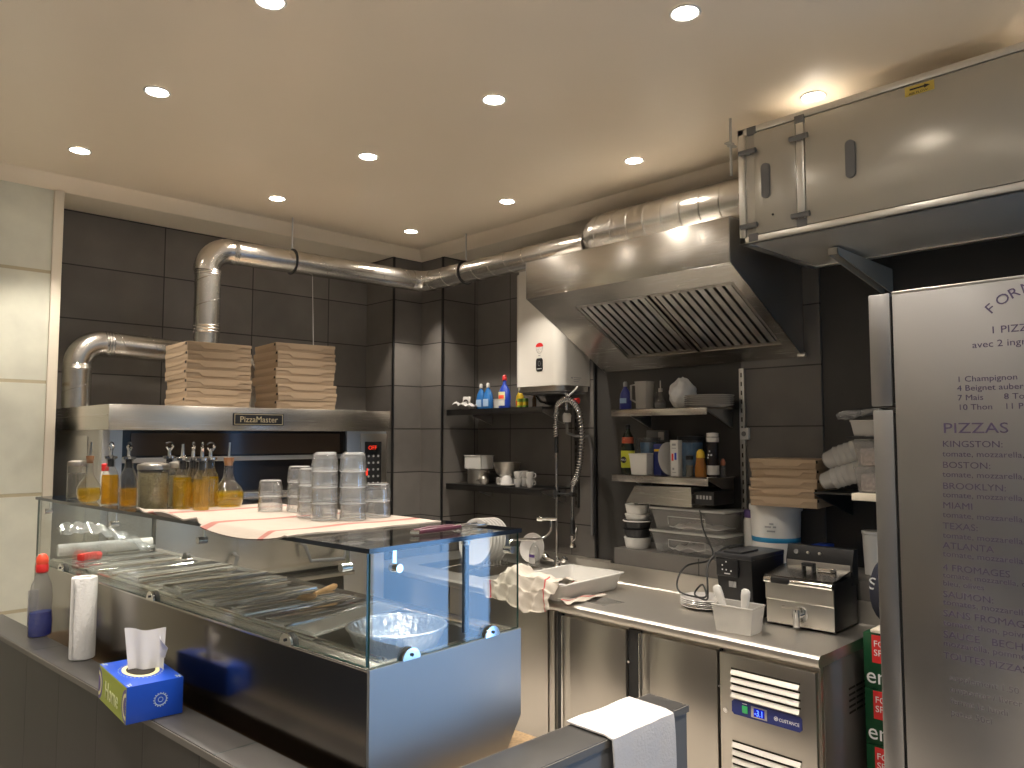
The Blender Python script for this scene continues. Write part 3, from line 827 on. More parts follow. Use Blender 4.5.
for k in range(34):
    a = 2 * PI * k / 34
    g.lathe([(0.0, 0.0007), (0.0016, 0.0006), (0.0016, 0)], (0.0495 * math.cos(a), 0.0735 * math.sin(a), h), 8)
for (a, b) in ((-1, -1), (1, -1), (-1, 1), (1, 1)):
    for k in range(4):
        g.lathe([(0.0, 0.0007), (0.0025, 0.0006), (0.0025, 0)], (a * (w / 2 - 0.006 - 0.006 * (k % 2)), b * (d / 2 - 0.006 - 0.005 * k), h), 8)
g.build('dotted_print', ink_lime, t, True)
# rosette on the blue end facing the room
g = G()
for rr, n, s in ((0.0160, 16, 0.0012),):
    for k in range(n):
        a = 2 * PI * k / n
        g.cyl((0.012 + rr * math.cos(a), -d / 2 - 0.0006, h * 0.5 + rr * math.sin(a)), (0.012 + rr * math.cos(a), -d / 2, h * 0.5 + rr * math.sin(a)), s, seg=8)
g.tube([(0.012 + 0.0135 * math.cos(a), -d / 2 - 0.0002, h * 0.5 + 0.0135 * math.sin(a)) for a in [2 * PI * k / 24 for k in range(24)]], 0.0008, 6, closed=True)
g.tube([(0.012 + 0.0055 * math.cos(a), -d / 2 - 0.0002, h * 0.5 + 0.0055 * math.sin(a)) for a in [2 * PI * k / 24 for k in range(24)]], 0.0006, 6, closed=True)
g.build('rosette', ink_grey if False else mat('silver_blue_print', (0.45, 0.55, 0.62), 0.4), t, True)
# ornaments on the lime side: curved corner bands and lettering
xs = -w / 2 - 0.0012
purple_c = mat('violet_print', (0.10, 0.07, 0.25), 0.5)
for sgn, y0 in ((1, -d / 2 + 0.002), (-1, d / 2 - 0.002)):
    for rad, m_ in ((0.040, purple_c), (0.031, cream_card), (0.022, purple_c)):
        pts = []
        n = 16
        poly = [(y0 + sgn * rad * 0.85 * math.cos(-PI / 2 + PI * k / n), h * 0.48 + rad * math.sin(-PI / 2 + PI * k / n)) for k in range(n + 1)]
        off = {0.040: 0.0, 0.031: 0.0003, 0.022: 0.0006}[rad]
        G().prism(poly, 'x', xs - off, xs + 0.0004).build('corner_ornament', m_, t, True)
G().lathe([(0.0, 0), (0.004, 0.0)], seg=12, M=Matrix.Translation((xs - 0.0003, 0.062, 0.055)) @ Matrix.Rotation(R(-90), 4, 'Y')).build('dot_print', ink_black, t, True)
Mt = world(t)
def tp(x, y, z): return tuple(Mt @ Vector((x, y, z)))
lettering('lettering', 'Home', t, tp(xs - 0.0004, 0.062, 0.020), Mt.to_3x3() @ Vector((0, -1, 0)), (0, 0, 1), 0.060, ink_lime, sx=0.80)
# tissue: a folded upright sheet
def tis(u, v):
    y = (-0.058 + 0.116 * u) * (0.84 + 0.16 * v)
    x = 0.010 * math.sin(u * 9) * (1 - 0.3 * v) + 0.012 * math.sin(u * 3.1 + 0.5)
    z = h - 0.004 + 0.108 * v * (1 - 0.05 * u) - 0.006 * math.sin(u * 4)
    return (x + 0.01 * v, y * 0.9 - 0.012 + 0.03 * v * 0.3, z)
Mrot = Matrix.Rotation(R(48), 4, 'Z')
G().sheet(22, 12, lambda u, v: tuple(Mrot @ Vector(tis(u, v))), 0.0012).sheet(8, 6, lambda u, v: tuple(Mrot @ Vector((0.006 - 0.03 * v * u, -0.045 - 0.028 * v * (1 - abs(u - 0.5)), h + 0.03 + 0.055 * u))), 0.0012).build('tissue', tissue, t, True, angle=60)

t = thing('paper_roll', 'slim white paper towel roll standing upright on the ledge', 'paper roll', (0.734, 2.665, zl), 0)
G().lathe([(0.0, 0.001), (0.034, 0.001), (0.0365, 0.004), (0.0365, 0.244), (0.035, 0.247), (0.020, 0.247), (0.0195, 0.225), (0.0, 0.225)], seg=32).build('roll', paper, t, True)
G().sheet(2, 10, lambda u, v: (-0.036 - 0.0015 * u + 0.002 * u, -0.012 + 0.004 * math.sin(v * 4) - 0.014 * u, 0.004 + 0.24 * v), 0.0006).build('loose_end', paper, t, True)

t = thing('spray_bottle', 'clear spray bottle of blue cleaner with red-orange cap, at the far end of the ledge', 'spray bottle', (0.708, 3.06, zl), R(20))
body = [(0.0, 0.001), (0.036, 0.001), (0.039, 0.006), (0.040, 0.05), (0.036, 0.095), (0.038, 0.13), (0.033, 0.175), (0.021, 0.20), (0.015, 0.212), (0.015, 0.222)]
G().shell(body, seg=24, sx=1.0, sy=0.72).build('bottle', clear_pl, t, True)
G().lathe([(0.0, 0.003), (0.034, 0.003), (0.037, 0.007), (0.038, 0.05), (0.0355, 0.082), (0.0, 0.082)], seg=24, sx=1.0, sy=0.72).build('liquid', blue_liq, t, True)
G().lathe([(0.0165, 0.214), (0.0195, 0.218), (0.0195, 0.240), (0.017, 0.244), (0.0, 0.244)], seg=20).build('collar', red_pl, t, True)
G().lathe([(0.0, 0.242), (0.018, 0.243), (0.0195, 0.252), (0.018, 0.266), (0.011, 0.276), (0.0, 0.279)], seg=20).build('cap', orange_pl, t, True)
G().sheet(8, 6, lambda u, v: (0.041 * math.cos(1.3 + 1.5 * u), 0.0305 * math.sin(1.3 + 1.5 * u), 0.035 + 0.12 * v), 0.0006).build('paper_label', white_pl, t, True)
t = thing('trigger_head', 'red trigger sprayer lying against the left end of the glass case', 'sprayer', tuple(MC @ Vector((0.115, 1.775, ZB + 0.016))), R(30))
G().box(-0.055, 0.02, -0.012, 0.012, 0.004, 0.030, 0.006).build('head', red_pl, t, True)
G().cyl((0.015, 0, 0.015), (0.035, 0, 0.013), 0.013, 0.016, seg=14).build('collar', red_pl, t, True)

# ------------------------------------------------------------------ pizza oven in the alcove
ov = thing('pizza_oven', 'wide steel deck oven with hooded top standing in the tiled alcove', 'oven', (2.07, 4.55, 0))
X0, X1, YF, YB = 1.18, 2.86, 4.085, 5.04
G().box(X0 + 0.02, X1 - 0.01, YF + 0.06, YB, 0.55, 1.729).build('body', steel_dull, ov)
g = G()   # canopy with front lip and folded side
g.box(X0, 2.815, YF - 0.085, YB, 1.730, 1.855, 0.003)
g.box(X0 - 0.004, X0, YF - 0.07, YB, 1.800, 1.804)
g.build('canopy', steel_h, ov)
G().box(X0, X0 + 0.034, YF + 0.00, YF + 0.062, 0.60, 1.729, 0.002).build('left_post', steel_dull, ov)
G().box(X0 + 0.015, X0 + 0.022, YF + 0.30, YB - 0.05, 0.65, 1.70, 0.002).build('side_cover', steel_dull, ov)
G().box(1.214, 1.278, YF + 0.02, YF + 0.062, 1.36, 1.729).build('mouth_trim', mat('bluish_steel', (0.50, 0.54, 0.58), 0.4, 1.0), ov)
G().box(1.278, 2.56, YF + 0.03, YF + 0.062, 1.36, 1.729).build('oven_mouth', dark_void, ov)
G().box(1.278, 2.56, YF + 0.02, YF + 0.04, 1.565, 1.590, 0.003).build('door_bar', steel_dull, ov)
G().box(1.32, 2.52, YF + 0.025, YF + 0.033, 1.60, 1.715).build('door_glass', mat('smoked_glass', (0.05, 0.036, 0.026), 0.1), ov)
G().box(1.22, 2.56, YF - 0.05, YF + 0.06, 1.355, 1.395, 0.006).build('landing_shelf', steel_h, ov)
g = G().box(2.56, X1 - 0.01, YF + 0.01, YF + 0.062, 1.30, 1.729, 0.002); g.build('control_column', MATS['bluish_steel'], ov)
g = G().box(2.655, 2.85, YF + 0.004, YF + 0.012, 1.31, 1.715, 0.002); g.build('control_plate', steel_v, ov)
kp = G().box(2.685, 2.808, YF - 0.001, YF + 0.006, 1.36, 1.665, 0.003).build('keypad', black_pl, ov)
lettering('display_digits', 'OFF', kp, (2.708, YF - 0.0016, 1.615), (1, 0, 0), (0, 0, 1), 0.036, led_red)
for r_ in range(5):
    for c_ in range(3):
        G().cyl((2.712 + 0.035 * c_, YF - 0.0022, 1.575 - 0.042 * r_), (2.712 + 0.035 * c_, YF - 0.001, 1.575 - 0.042 * r_), 0.0075, seg=10).build('key', ink_grey, kp)
G().box(2.686, 2.705, YF - 0.004, YF - 0.001, 1.455, 1.500, 0.002).build('power_switch', led_red, kp)
g = G().box(X0 + 0.034, 2.56, YF - 0.02, YF + 0.062, 0.93, 1.345, 0.004); g.build('lower_door', steel_h, ov)
G().box(2.56, X1 - 0.01, YF + 0.02, YF + 0.062, 0.60, 1.30, 0.002).build('lower_column', steel_dull, ov)
G().box(X0 + 0.034, 2.56, YF + 0.03, YF + 0.07, 0.60, 0.92).build('lower_void', hole_dark, ov)
for a, b in ((1.52, 1.85), (2.25, 2.53)):
    G().tube([(a, YF - 0.02, 1.085), (a, YF - 0.06, 1.075), (a + 0.03, YF - 0.075, 0.985), (b - 0.03, YF - 0.075, 0.975), (b, YF - 0.06, 1.055), (b, YF - 0.02, 1.065)], 0.011, 10).build('handle', grey_pl, ov)
for x in (X0 + 0.06, X1 - 0.06):
    for y in (YF + 0.12, YB - 0.08):
        G().box(x - 0.025, x + 0.025, y - 0.025, y + 0.025, 0, 0.56, 0.003).build('leg', steel_dull, ov)
G().box(X0 + 0.04, X1 - 0.04, YF + 0.1, YB - 0.05, 0.25, 0.28, 0.003).build('stand_shelf', steel_h, ov)
G().box(1.22, 2.56, YF - 0.10, YF + 0.02, 0.88, 0.905, 0.004).build('pull_out_shelf', steel_h, ov)
npl = G().box(1.795, 2.086, YF - 0.091, YF - 0.085, 1.757, 1.824, 0.002).build('nameplate', black_pl, ov)
g = G()
for (a, b, c, d) in ((1.801, 2.080, 1.762, 1.765), (1.801, 2.080, 1.816, 1.819), (1.801, 1.804, 1.765, 1.816), (2.077, 2.080, 1.765, 1.816)):
    g.box(a, b, YF - 0.0918, YF - 0.0908, c, d)
g.build('plate_border', ink_gold, npl)
lettering('lettering', 'PizzaMaster', npl, (1.9405, YF - 0.0914, 1.775), (1, 0, 0), (0, 0, 1), 0.046, ink_gold, 'CENTER', 1.0)

# pizza boxes -----------------------------------------------------------------------
def pizza_box_parts(t, w, d, h):
    """closed carton: front (-y) edge shows the tucked front flap with raised lip, side edge the slot"""
    g = G().box(-w / 2, w / 2, -d / 2, d / 2, 0.0006, h * 0.80, 0.001)
    g.box(-w / 2, w / 2, -d / 2, d / 2, h * 0.80, h - 0.001, 0.001) if False else None
    g.build('tray', cardboard, t, True)
    # lid: a slightly larger sheet whose front flap dips in the middle
    n = 16
    fl = [(-w / 2 - 0.002, h * 0.94)]
    for k in range(n + 1):
        x = -w / 2 + w * k / n
        q = abs(x) / (w / 2)
        dip = 0.30 if q < 0.52 else (0.30 + (0.66 - 0.30) * min(1, (q - 0.52) / 0.10))
        fl.append((x, h * dip))
    fl.append((w / 2 + 0.002, h * 0.94))
    fl[1] = (-w / 2 - 0.002, fl[1][1]); fl[-2] = (w / 2 + 0.002, fl[-2][1])
    g = G().prism(fl, 'y', -d / 2 - 0.004, -d / 2 - 0.0005)
    g.box(-w / 2 - 0.002, w / 2 + 0.002, -d / 2 - 0.004, d / 2 + 0.002, h * 0.93, h, 0.001)
    g.prism([(-d / 2 + 0.02, h * 0.93), (d / 2, h * 0.93), (d / 2, h * 0.5), (-d / 2 + 0.06, h * 0.62)], 'x', -w / 2 - 0.002, -w / 2 - 0.0003)
    g.prism([(-d / 2 + 0.02, h * 0.93), (d / 2, h * 0.93), (d / 2, h * 0.5), (-d / 2 + 0.06, h * 0.62)], 'x', w / 2 + 0.0003, w / 2 + 0.002)
    g.build('lid', cardboard_in, t, True)
    g = G()
    for e in (-1, 1):
        g.box(e * (w / 2 + 0.0005) - 0.001, e * (w / 2 + 0.0005) + 0.001, -d / 2 + 0.008, -d / 2 + 0.026, h * 0.62, h * 0.90)
    g.build('slot', hole_dark, t, True)
pb = None
def pizza_stack(cx, cy, z0, n, w, d, h, rz, where, group):
    ordn = ['bottom', 'second', 'third', 'fourth', 'fifth', 'sixth', 'seventh', 'eighth']
    first = None
    for k in range(n):
        nm = 'top' if k == n - 1 else ordn[k]
        lab = 'pizza box, %s%s of %s' % (nm, '' if nm in ('top', 'bottom') else ' from the bottom', where)
        loc = (cx + random.uniform(-0.010, 0.010), cy + random.uniform(-0.008, 0.008), z0 + k * h)
        r_ = rz + R(random.uniform(-2.0, 2.0))
        if first is None:
            first = thing('pizza_box', lab, 'box', loc, r_, group)
            pizza_box_parts(first, w, d, h)
        else:
            dup(first, loc, r_, lab)
pizza_stack(1.752, 4.225, 1.856, 7, 0.345, 0.33, 0.0490, R(-2), 'the left stack on the oven', 'pizza boxes on the oven, left stack')
pizza_stack(2.272, 4.225, 1.856, 8, 0.362, 0.33, 0.0475, R(-4), 'the right stack on the oven', 'pizza boxes on the oven, right stack')

# ducts -----------------------------------------------------------------------------
def duct(t, pts, r, seams, m=galv, name='pipe'):
    g = G().tube(pts, r, 28)
    g.build(name, m, t, angle=60)
def helix(t, p0, p1, r, turns, name='spiral_seam'):
    p0 = Vector(p0); p1 = Vector(p1); d = (p1 - p0); L_ = d.length; d.normalize()
    u = d.orthogonal().normalized(); v = d.cross(u)
    n = int(turns * 26)
    g = G().tube([tuple(p0 + d * L_ * k / n + (u * math.cos(2 * PI * turns * k / n) + v * math.sin(2 * PI * turns * k / n)) * (r + 0.0004)) for k in range(n + 1)], 0.0022, 5)
    g.build(name, galv, t, angle=80)
def collar(t, p, d, r, w=0.035, name='collar'):
    p = Vector(p); d = Vector(d).normalized()
    g = G()
    for q in (-1, 0, 1):
        g.tube([tuple(p + d * (q * w / 2 - 0.006)), tuple(p + d * (q * w / 2)), tuple(p + d * (q * w / 2 + 0.006))], [r + 0.001, r + 0.004, r + 0.001], 28)
    g.build(name, galv, t, angle=50)
r = 0.073
t = thing('exhaust_duct', 'galvanised duct rising from the oven and running round the corner to the hood', 'duct', (1.85, 4.5, 1.863))
xv, yd, zh = 1.845, 4.5, 2.815
G().tube([(xv, yd, 1.856), (xv, yd, 2.675)], r, 28).build('rising_pipe', galv, t, angle=60)
G().tube(arc((xv + 0.13, yd, 2.675), 0.14, PI, PI / 2, 10, (1, 0, 0), (0, 0, 1)), r + 0.002, 28).build('elbow', mat('smooth_galvanised', (0.66, 0.64, 0.60), 0.24, 1.0), t, angle=60)
zc = 2.835
G().tube([(xv + 0.13, yd, zh), (3.36, yd, zc)], r, 28).build('wall_pipe', galv, t, angle=60)
G().tube([(3.34, yd, zc), (3.40, yd - 0.012, zc), (3.438, yd - 0.05, zc), (3.45, yd - 0.11, zc)], r + 0.003, 28).build('corner_elbow', MATS['smooth_galvanised'], t, angle=60)
G().tube([(3.45, yd - 0.10, zc), (3.45, 2.905, zc)], r, 28).build('side_pipe', galv, t, angle=60)
helix(t, (xv, yd, 2.25), (xv, yd, 2.64), r, 2.6)
helix(t, (xv + 0.2, yd, zh), (3.30, yd, zc), r, 5.5)
helix(t, (3.45, 4.36, zc), (3.45, 2.9, zc), r, 9)
collar(t, (xv, yd, 2.33), (0, 0, 1), r); collar(t, (xv, yd, 2.665), (0, 0, 1), r, 0.02); collar(t, (xv + 0.15, yd, zh), (1, 0, 0), r, 0.02)
for (p, d) in (((2.385, yd, zh + 0.006), 'x'), ((3.45, 4.02, zc), 'y')):
    u = (0, 1, 0) if d == 'x' else (1, 0, 0)
    b = G().tube(arc(p, r + 0.006, 0, 2 * PI, 28, u, (0, 0, 1))[:-1], 0.006, 6, closed=True).build('hanger_ring', black_rub, t)
    G().cyl((p[0], p[1], p[2] + r + 0.005), (p[0], p[1], 3.11), 0.005, seg=8).build('hanger_rod', steel_dull, b)
t2 = thing('large_duct', 'wide spiral duct behind the top of the hood entering the grey filter box', 'duct', (3.46, 2.2, 2.87))
rl = 0.125; zl2 = 2.868; xl = 3.46
G().tube([(xl, 2.90, zl2 - 0.02), (xl, 2.86, zl2 - 0.01), (xl, 2.80, zl2), (xl, 1.678, zl2)], [0.08, 0.105, rl, rl], 36).build('pipe', galv, t2, angle=60)
g = G()
for k in range(10):
    y = 2.78 - 0.115 * k
    g.tube([(xl, y + 0.004, zl2), (xl, y, zl2), (xl, y - 0.004, zl2)], [rl, rl + 0.003, rl], 36)
g.build('seams', galv, t2, angle=70)
t3 = thing('flue_pipe', 'short galvanised pipe looping from the rear left of the oven top', 'pipe', (1.24, 4.80, 1.863))
yp = 4.80
G().tube([(1.245, yp, 1.856), (1.245, yp, 2.10)], r, 28).build('riser', galv, t3, angle=60)
G().tube(arc((1.245 + 0.13, yp, 2.10), 0.13, PI, PI / 2, 10, (1, 0, 0), (0, 0, 1)), r + 0.002, 28).build('elbow', MATS['smooth_galvanised'], t3, angle=60)
G().tube([(1.375, yp, 2.23), (2.14, yp, 2.20)], r, 28).build('level_pipe', galv, t3, angle=60)
G().tube(arc((2.14, yp, 2.07), 0.13, PI / 2, 0, 10, (1, 0, 0), (0, 0, 1)) + [(2.27, yp, 1.96)], r + 0.002, 28).build('elbow', MATS['smooth_galvanised'], t3, angle=60)
G().tube([(2.27, yp, 1.98), (2.27, yp, 1.856)], r, 28).build('dropper', galv, t3, angle=60)
helix(t3, (1.40, yp, 2.23), (2.12, yp, 2.20), r, 4); helix(t3, (1.245, yp, 1.88), (1.245, yp, 2.08), r, 1.3)
collar(t3, (1.245, yp, 2.09), (0, 0, 1), r, 0.02); collar(t3, (1.40, yp, 2.229), (1, 0, 0), r, 0.03)
tag(G().cyl((2.545, 4.49, 2.26), (2.535, 4.50, 2.746), 0.003, seg=6).build('hanging_wire', steel_dull), 'thin wire hanging from the duct down behind the right pizza boxes', 'wire')

# ------------------------------------------------------------------ extraction hood
hd = thing('extraction_hood', 'large brushed steel extraction hood with baffle filters above the counter', 'hood', (3.6, 2.53, 2.1))
hx, hy0, hy1 = 3.215, 1.845, 3.20
zt_, zf, zb_ = 2.735, 2.515, 2.118
xb = 3.95
G().box(hx, hx + 0.004, hy0, hy1, zf, zt_, 0.001).build('fascia', steel_h, hd)
G().box(hx, xb, hy0, hy1, zt_ - 0.004, zt_, 0.001).build('top_sheet', steel_h, hd)
for y in (hy0, hy1 - 0.004):
    G().prism([(hx, zf), (xb - 0.0, zb_), (xb, zt_), (hx, zt_)], 'y', y, y + 0.004).build('side_cheek', steel_dull, hd)
# underside: sloping perimeter lips and slanted filter bank
vx = Vector((hx, 0, zf)); vb = Vector((xb, 0, zb_))
def hp(u, w, off=0.0):
    """u along the slope 0..1, w along y, off above the plane"""
    p = vx.lerp(vb, u); n = Vector((vb.z - vx.z, 0, -(vb.x - vx.x))).normalized() * -1
    return (p.x + n.x * off, w, p.z + n.z * off)
def slab(g, u0, u1, w0, w1, o0, o1):
    v = [hp(u, w, o) for u in (u0, u1) for w in (w0, w1) for o in (o0, o1)]
    g.raw(v, [[0, 1, 3, 2], [4, 6, 7, 5], [0, 4, 5, 1], [2, 3, 7, 6], [0, 2, 6, 4], [1, 5, 7, 3]])
g = G()
slab(g, 0.0, 0.17, hy0, hy1, 0.0, 0.004); slab(g, 0.84, 1.0, hy0, hy1, 0.0, 0.004)
slab(g, 0.17, 0.84, hy1 - 0.28, hy1, 0.0, 0.004); slab(g, 0.17, 0.84, hy0, hy0 + 0.06, 0.0, 0.004)
g.build('under_lip', steel_h, hd)
g = G(); slab(g, 0.15, 0.86, hy0 + 0.04, hy1 - 0.25, 0.045, 0.05); g.build('filter_cavity', hole_dark, hd)
w0 = hy0 + 0.06; w1 = hy1 - 0.28
fil = [(w0, (w0 + w1) / 2 - 0.010), ((w0 + w1) / 2 + 0.010, w1)]
for a, b in fil:
    ff = G()
    slab(ff, 0.17, 0.20, a, b, 0.004, 0.018); slab(ff, 0.81, 0.84, a, b, 0.004, 0.018); slab(ff, 0.20, 0.81, a, a + 0.018, 0.004, 0.018); slab(ff, 0.20, 0.81, b - 0.018, b, 0.004, 0.018)
    fo = ff.build('baffle_filter', steel, hd)
    nb = 9
    g = G()
    for k in range(nb):
        y = a + 0.018 + (b - a - 0.036) * (k + 0.5) / nb
        wv = (b - a - 0.036) / nb * 0.34
        slab(g, 0.19, 0.82, y - wv, y + wv, 0.006, 0.009)
        slab(g, 0.19, 0.82, y - wv, y - wv + 0.002, 0.006, 0.024); slab(g, 0.19, 0.82, y + wv - 0.002, y + wv, 0.006, 0.024)
    g.build('baffle_slats', alu, fo)
    g = G()
    slab(g, 0.18, 0.83, a + 0.01, b - 0.01, 0.036, 0.038); g.build('dark_gap_sheet', hole_dark, fo)  # dark sheet standing in for the shade behind the slats
G().cyl((xb - 0.02, hy0 - 0.02, zb_ + 0.012), (xb - 0.02, hy0 + 0.02, zb_ + 0.012), 0.012, seg=14).build('drain_plug', steel, hd)

# ------------------------------------------------------------------ grey duct filter box
bxo = thing('filter_box', 'long grey panelled ventilation box hung under the ceiling right of the hood', 'ventilation box', (3.36, 0.6, 2.55))
fx, by1, by0, bz0, bz1, bxb = 3.00, 1.675, -0.75, 2.528, 3.035, 3.70
G().box(fx + 0.012, bxb, by0, by1 - 0.012, bz0 + 0.006, bz1 - 0.006).build('casing', panel_grey, bxo)
G().box(fx + 0.03, bxb - 0.03, by0, by1 - 0.03, bz1 - 0.006, bz1 - 0.003).build('top_sheet', mat('bounce_grey_sheet', (0.55, 0.53, 0.49), 0.7), bxo)  # pale matt sheet added to bounce the spotlight onto the ceiling
g = G()
e = 0.028
for z in (bz0, bz1 - e):
    g.box(fx, fx + 0.03, by0, by1, z, z + e, 0.002)
    g.box(fx, bxb, by1 - 0.03, by1, z, z + e, 0.002)
    g.box(bxb - 0.03, bxb, by0, by1, z, z + e, 0.002)
g.box(fx, fx + 0.03, by1 - 0.03, by1, bz0, bz1, 0.002)
g.build('frame_profile', alu, bxo)
def door(y0, y1, nm):
    return G().box(fx + 0.002, fx + 0.014, y0, y1, bz0 + e + 0.003, bz1 - e - 0.003, 0.002).build(nm, panel_grey, bxo)
d1 = door(1.415, 1.600, 'access_door'); d2 = door(-0.72, 1.375, 'access_door')
G().box(fx - 0.001, fx + 0.02, 1.378, 1.412, bz0 + e, bz1 - e, 0.002).build('mullion_profile', alu, bxo)
for (d_, y, z) in ((d1, 1.548, 2.782), (d2, 1.192, 2.782)):
    pts = [(fx - 0.001, y, z - 0.055), (fx - 0.001, y, z + 0.055)]
    G().prism([(y + 0.019 * math.cos(a) , z + (0.057 if math.sin(a) >= 0 else -0.057) + 0.019 * math.sin(a)) for a in [2 * PI * k / 24 for k in range(24)]], 'x', fx - 0.006, fx + 0.003).build('recessed_handle', grey_pl, d_)
for (y, z) in ((1.395, 2.925), (1.395, 2.60), (1.625, 2.925), (1.625, 2.60)):
    b = G().cyl((fx - 0.010, y - 0.038, z), (fx - 0.010, y + 0.038, z), 0.011, seg=12).box(fx - 0.008, fx + 0.002, y - 0.012, y + 0.012, z - 0.012, z + 0.012, 0.002).build('hinge', grey_pl, bxo)
for (y, z) in ((1.61, bz1 - 0.02), (1.61, bz0 + 0.018), (1.395, bz1 - 0.034), (1.395, bz0 + 0.04)):
    G().box(fx - 0.002, fx + 0.03, y - 0.022, y + 0.022, z - 0.015, z + 0.02, 0.003).build('corner_cap', grey_pl, bxo)
sk = G().box(fx - 0.0002, fx + 0.004, 0.885, 0.985, 2.963, 2.998).build('flow_sticker', yellow_st, bxo)
g = G().prism([(0.895, 2.9845), (0.910, 2.9905), (0.910, 2.9865), (0.925, 2.9865), (0.925, 2.9905), (0.975, 2.9865) if False else (0.970, 2.9905), (0.970, 2.9785), (0.925, 2.9785), (0.925, 2.9825), (0.910, 2.9825), (0.910, 2.9785)][::-1], 'x', fx - 0.0012, fx - 0.0002)
ar = G().prism([(0.968, 2.982), (0.968, 2.988), (0.918, 2.988), (0.918, 2.9925), (0.898, 2.985), (0.918, 2.9775), (0.918, 2.982)], 'x', fx - 0.0012, fx - 0.0003)
ar.build('arrow_print', ink_black, sk)
lettering('lettering', 'AIR FLOW', sk, (fx - 0.0006, 0.972, 2.9655), (0, -1, 0), (0, 0, 1), 0.0105, ink_black, sx=1.35)
g = G()
for (y, z) in ((0.46, 2.86), (0.455, 2.79), (1.52, 2.63)):
    g.cyl((fx - 0.001, y, z), (fx + 0.004, y, z), 0.005, seg=10)
g.build('screw_heads', black_pl, bxo)
for y, xa in ((1.412, 3.33), (0.16, 3.20)):
    b = G().box(xa, 3.97, y - 0.022, y + 0.022, 2.520, 2.526, 0.001)
    for e in (-0.022, 0.018):
        b.prism([(xa, 2.495), (3.97, 2.40), (3.97, 2.521), (xa, 2.521)], 'y', y + e, y + e + 0.004)
    b.box(xa, xa + 0.004, y - 0.022, y + 0.022, 2.495, 2.521)
    tag(b.build('support_bracket', panel_grey), 'grey wall bracket arm under the ventilation box, %s' % ('beside the fridge corner' if y > 1 else 'cut by the right edge of the photo'), 'bracket', 'arms under the ventilation box')
tag(G().cyl((3.02, 1.72, 2.85), (3.02, 1.72, 3.11), 0.006, seg=10).cyl((3.02, 1.72, 2.985), (3.02, 1.72, 2.995), 0.016, seg=12).box(2.985, 3.06, 1.710, 1.732, 2.988, 2.993).build('threaded_rod', steel_dull),
    'threaded hanging rod beside the left end of the ventilation box', 'rod')

# ------------------------------------------------------------------ water heater
wh = thing('water_heater', 'tall white electric water heater mounted on the tiled wall beside the hood', 'water heater', (3.8, 3.55, 2.02))
wx, wy0, wy1, wz0, wz1 = 3.655, 3.325, 3.765, 2.03, 2.80
def rounded(x0, x1, y0, y1, rr, n=7):
    P = []
    for (cx, cy, a0) in ((x1 - 0.004, y1 - 0.004, 0), (x0 + rr, y1 - rr, PI / 2), (x0 + rr, y0 + rr, PI), (x1 - 0.004, y0 + 0.004, 1.5 * PI)):
        q = rr if cx < (x0 + x1) / 2 else 0.004
        P += [(cx + q * math.cos(a0 + PI / 2 * k / n), cy + q * math.sin(a0 + PI / 2 * k / n)) for k in range(n + 1)]
    return P
G().prism(rounded(wx, 3.95, wy0, wy1, 0.07), 'z', wz0, wz1).build('casing', white_en, wh)
G().prism(rounded(wx + 0.012, 3.945, wy0 + 0.012, wy1 - 0.012, 0.06), 'z', wz0 - 0.035, wz0).build('base_ring', steel, wh)
G().prism(rounded(wx + 0.03, 3.94, wy0 + 0.03, wy1 - 0.03, 0.06), 'z', wz0 - 0.05, wz0 - 0.033).build('base_cap', grey_pl, wh)
G().box(wx + 0.03, 3.94, wy1 - 0.1, wy1 - 0.03, wz1, wz1 + 0.03, 0.006).build('top_cap', white_en, wh)
dp = G().prism([(3.51 + 0.030 * max(-1, min(1, 1.25 * math.cos(a))), 2.170 + 0.043 * max(-1, min(1, 1.2 * math.sin(a)))) for a in [2 * PI * k / 32 for k in range(32)]], 'x', wx - 0.003, wx + 0.004).build('display', black_pl, wh)
G().tube([(wx - 0.0032, 3.51 + 0.011 * math.cos(a), 2.178 + 0.016 * math.sin(a)) for a in [2 * PI * k / 20 for k in range(20)]], 0.0010, 6, closed=True).build('dial_print', ink_grey, dp)
g = G()
for k in range(4):
    g.box(wx - 0.0036, wx - 0.0030, 3.490 + 0.012 * k, 3.496 + 0.012 * k, 2.140, 2.146)
g.build('icon_print', ink_white, dp)
hb = G().prism([(3.51 + 0.034 * math.cos(a), 2.290 + 0.026 * math.sin(a)) for a in [PI * k / 16 for k in range(17)]], 'x', wx - 0.0012, wx + 0.002).build('red_emblem', red_pl, wh)
g = G().tube([(wx - 0.0012, 3.51 + 0.030 * math.cos(a), 2.290 + 0.045 * math.sin(a)) for a in [PI + PI * k / 16 for k in range(17)]], 0.0012, 5)
g.tube([(wx - 0.0012, 3.51, 2.285), (wx - 0.0012, 3.515, 2.262), (wx - 0.0012, 3.505, 2.258)], 0.0012, 5).box(wx - 0.0016, wx, 3.494, 3.500, 2.270, 2.276).box(wx - 0.0016, wx, 3.520, 3.526, 2.270, 2.276)
g.box(wx - 0.0016, wx, 3.502, 3.520, 2.228, 2.234)
g.build('emblem_outline', ink_grey, wh)
g = G().box(3.76, 3.775, wy0 - 0.001, wy0 + 0.002, 2.075, 2.085)
for k in range(3):
    g.box(3.785, 3.86 - 0.012 * k, wy0 - 0.001, wy0 + 0.002, 2.080 - 0.013 * k, 2.084 - 0.013 * k)
g.build('side_print', ink_grey, wh)
va = G().cyl((3.80, 3.40, 1.985), (3.80, 3.40, 1.87), 0.014, seg=12).cyl((3.80, 3.40, 1.93), (3.80, 3.33, 1.93), 0.011, seg=10).build('safety_valve', chrome, wh)
G().cyl((3.80, 3.345, 1.93), (3.80, 3.30, 1.93), 0.017, 0.020, seg=12).build('valve_knob', red_pl, va)
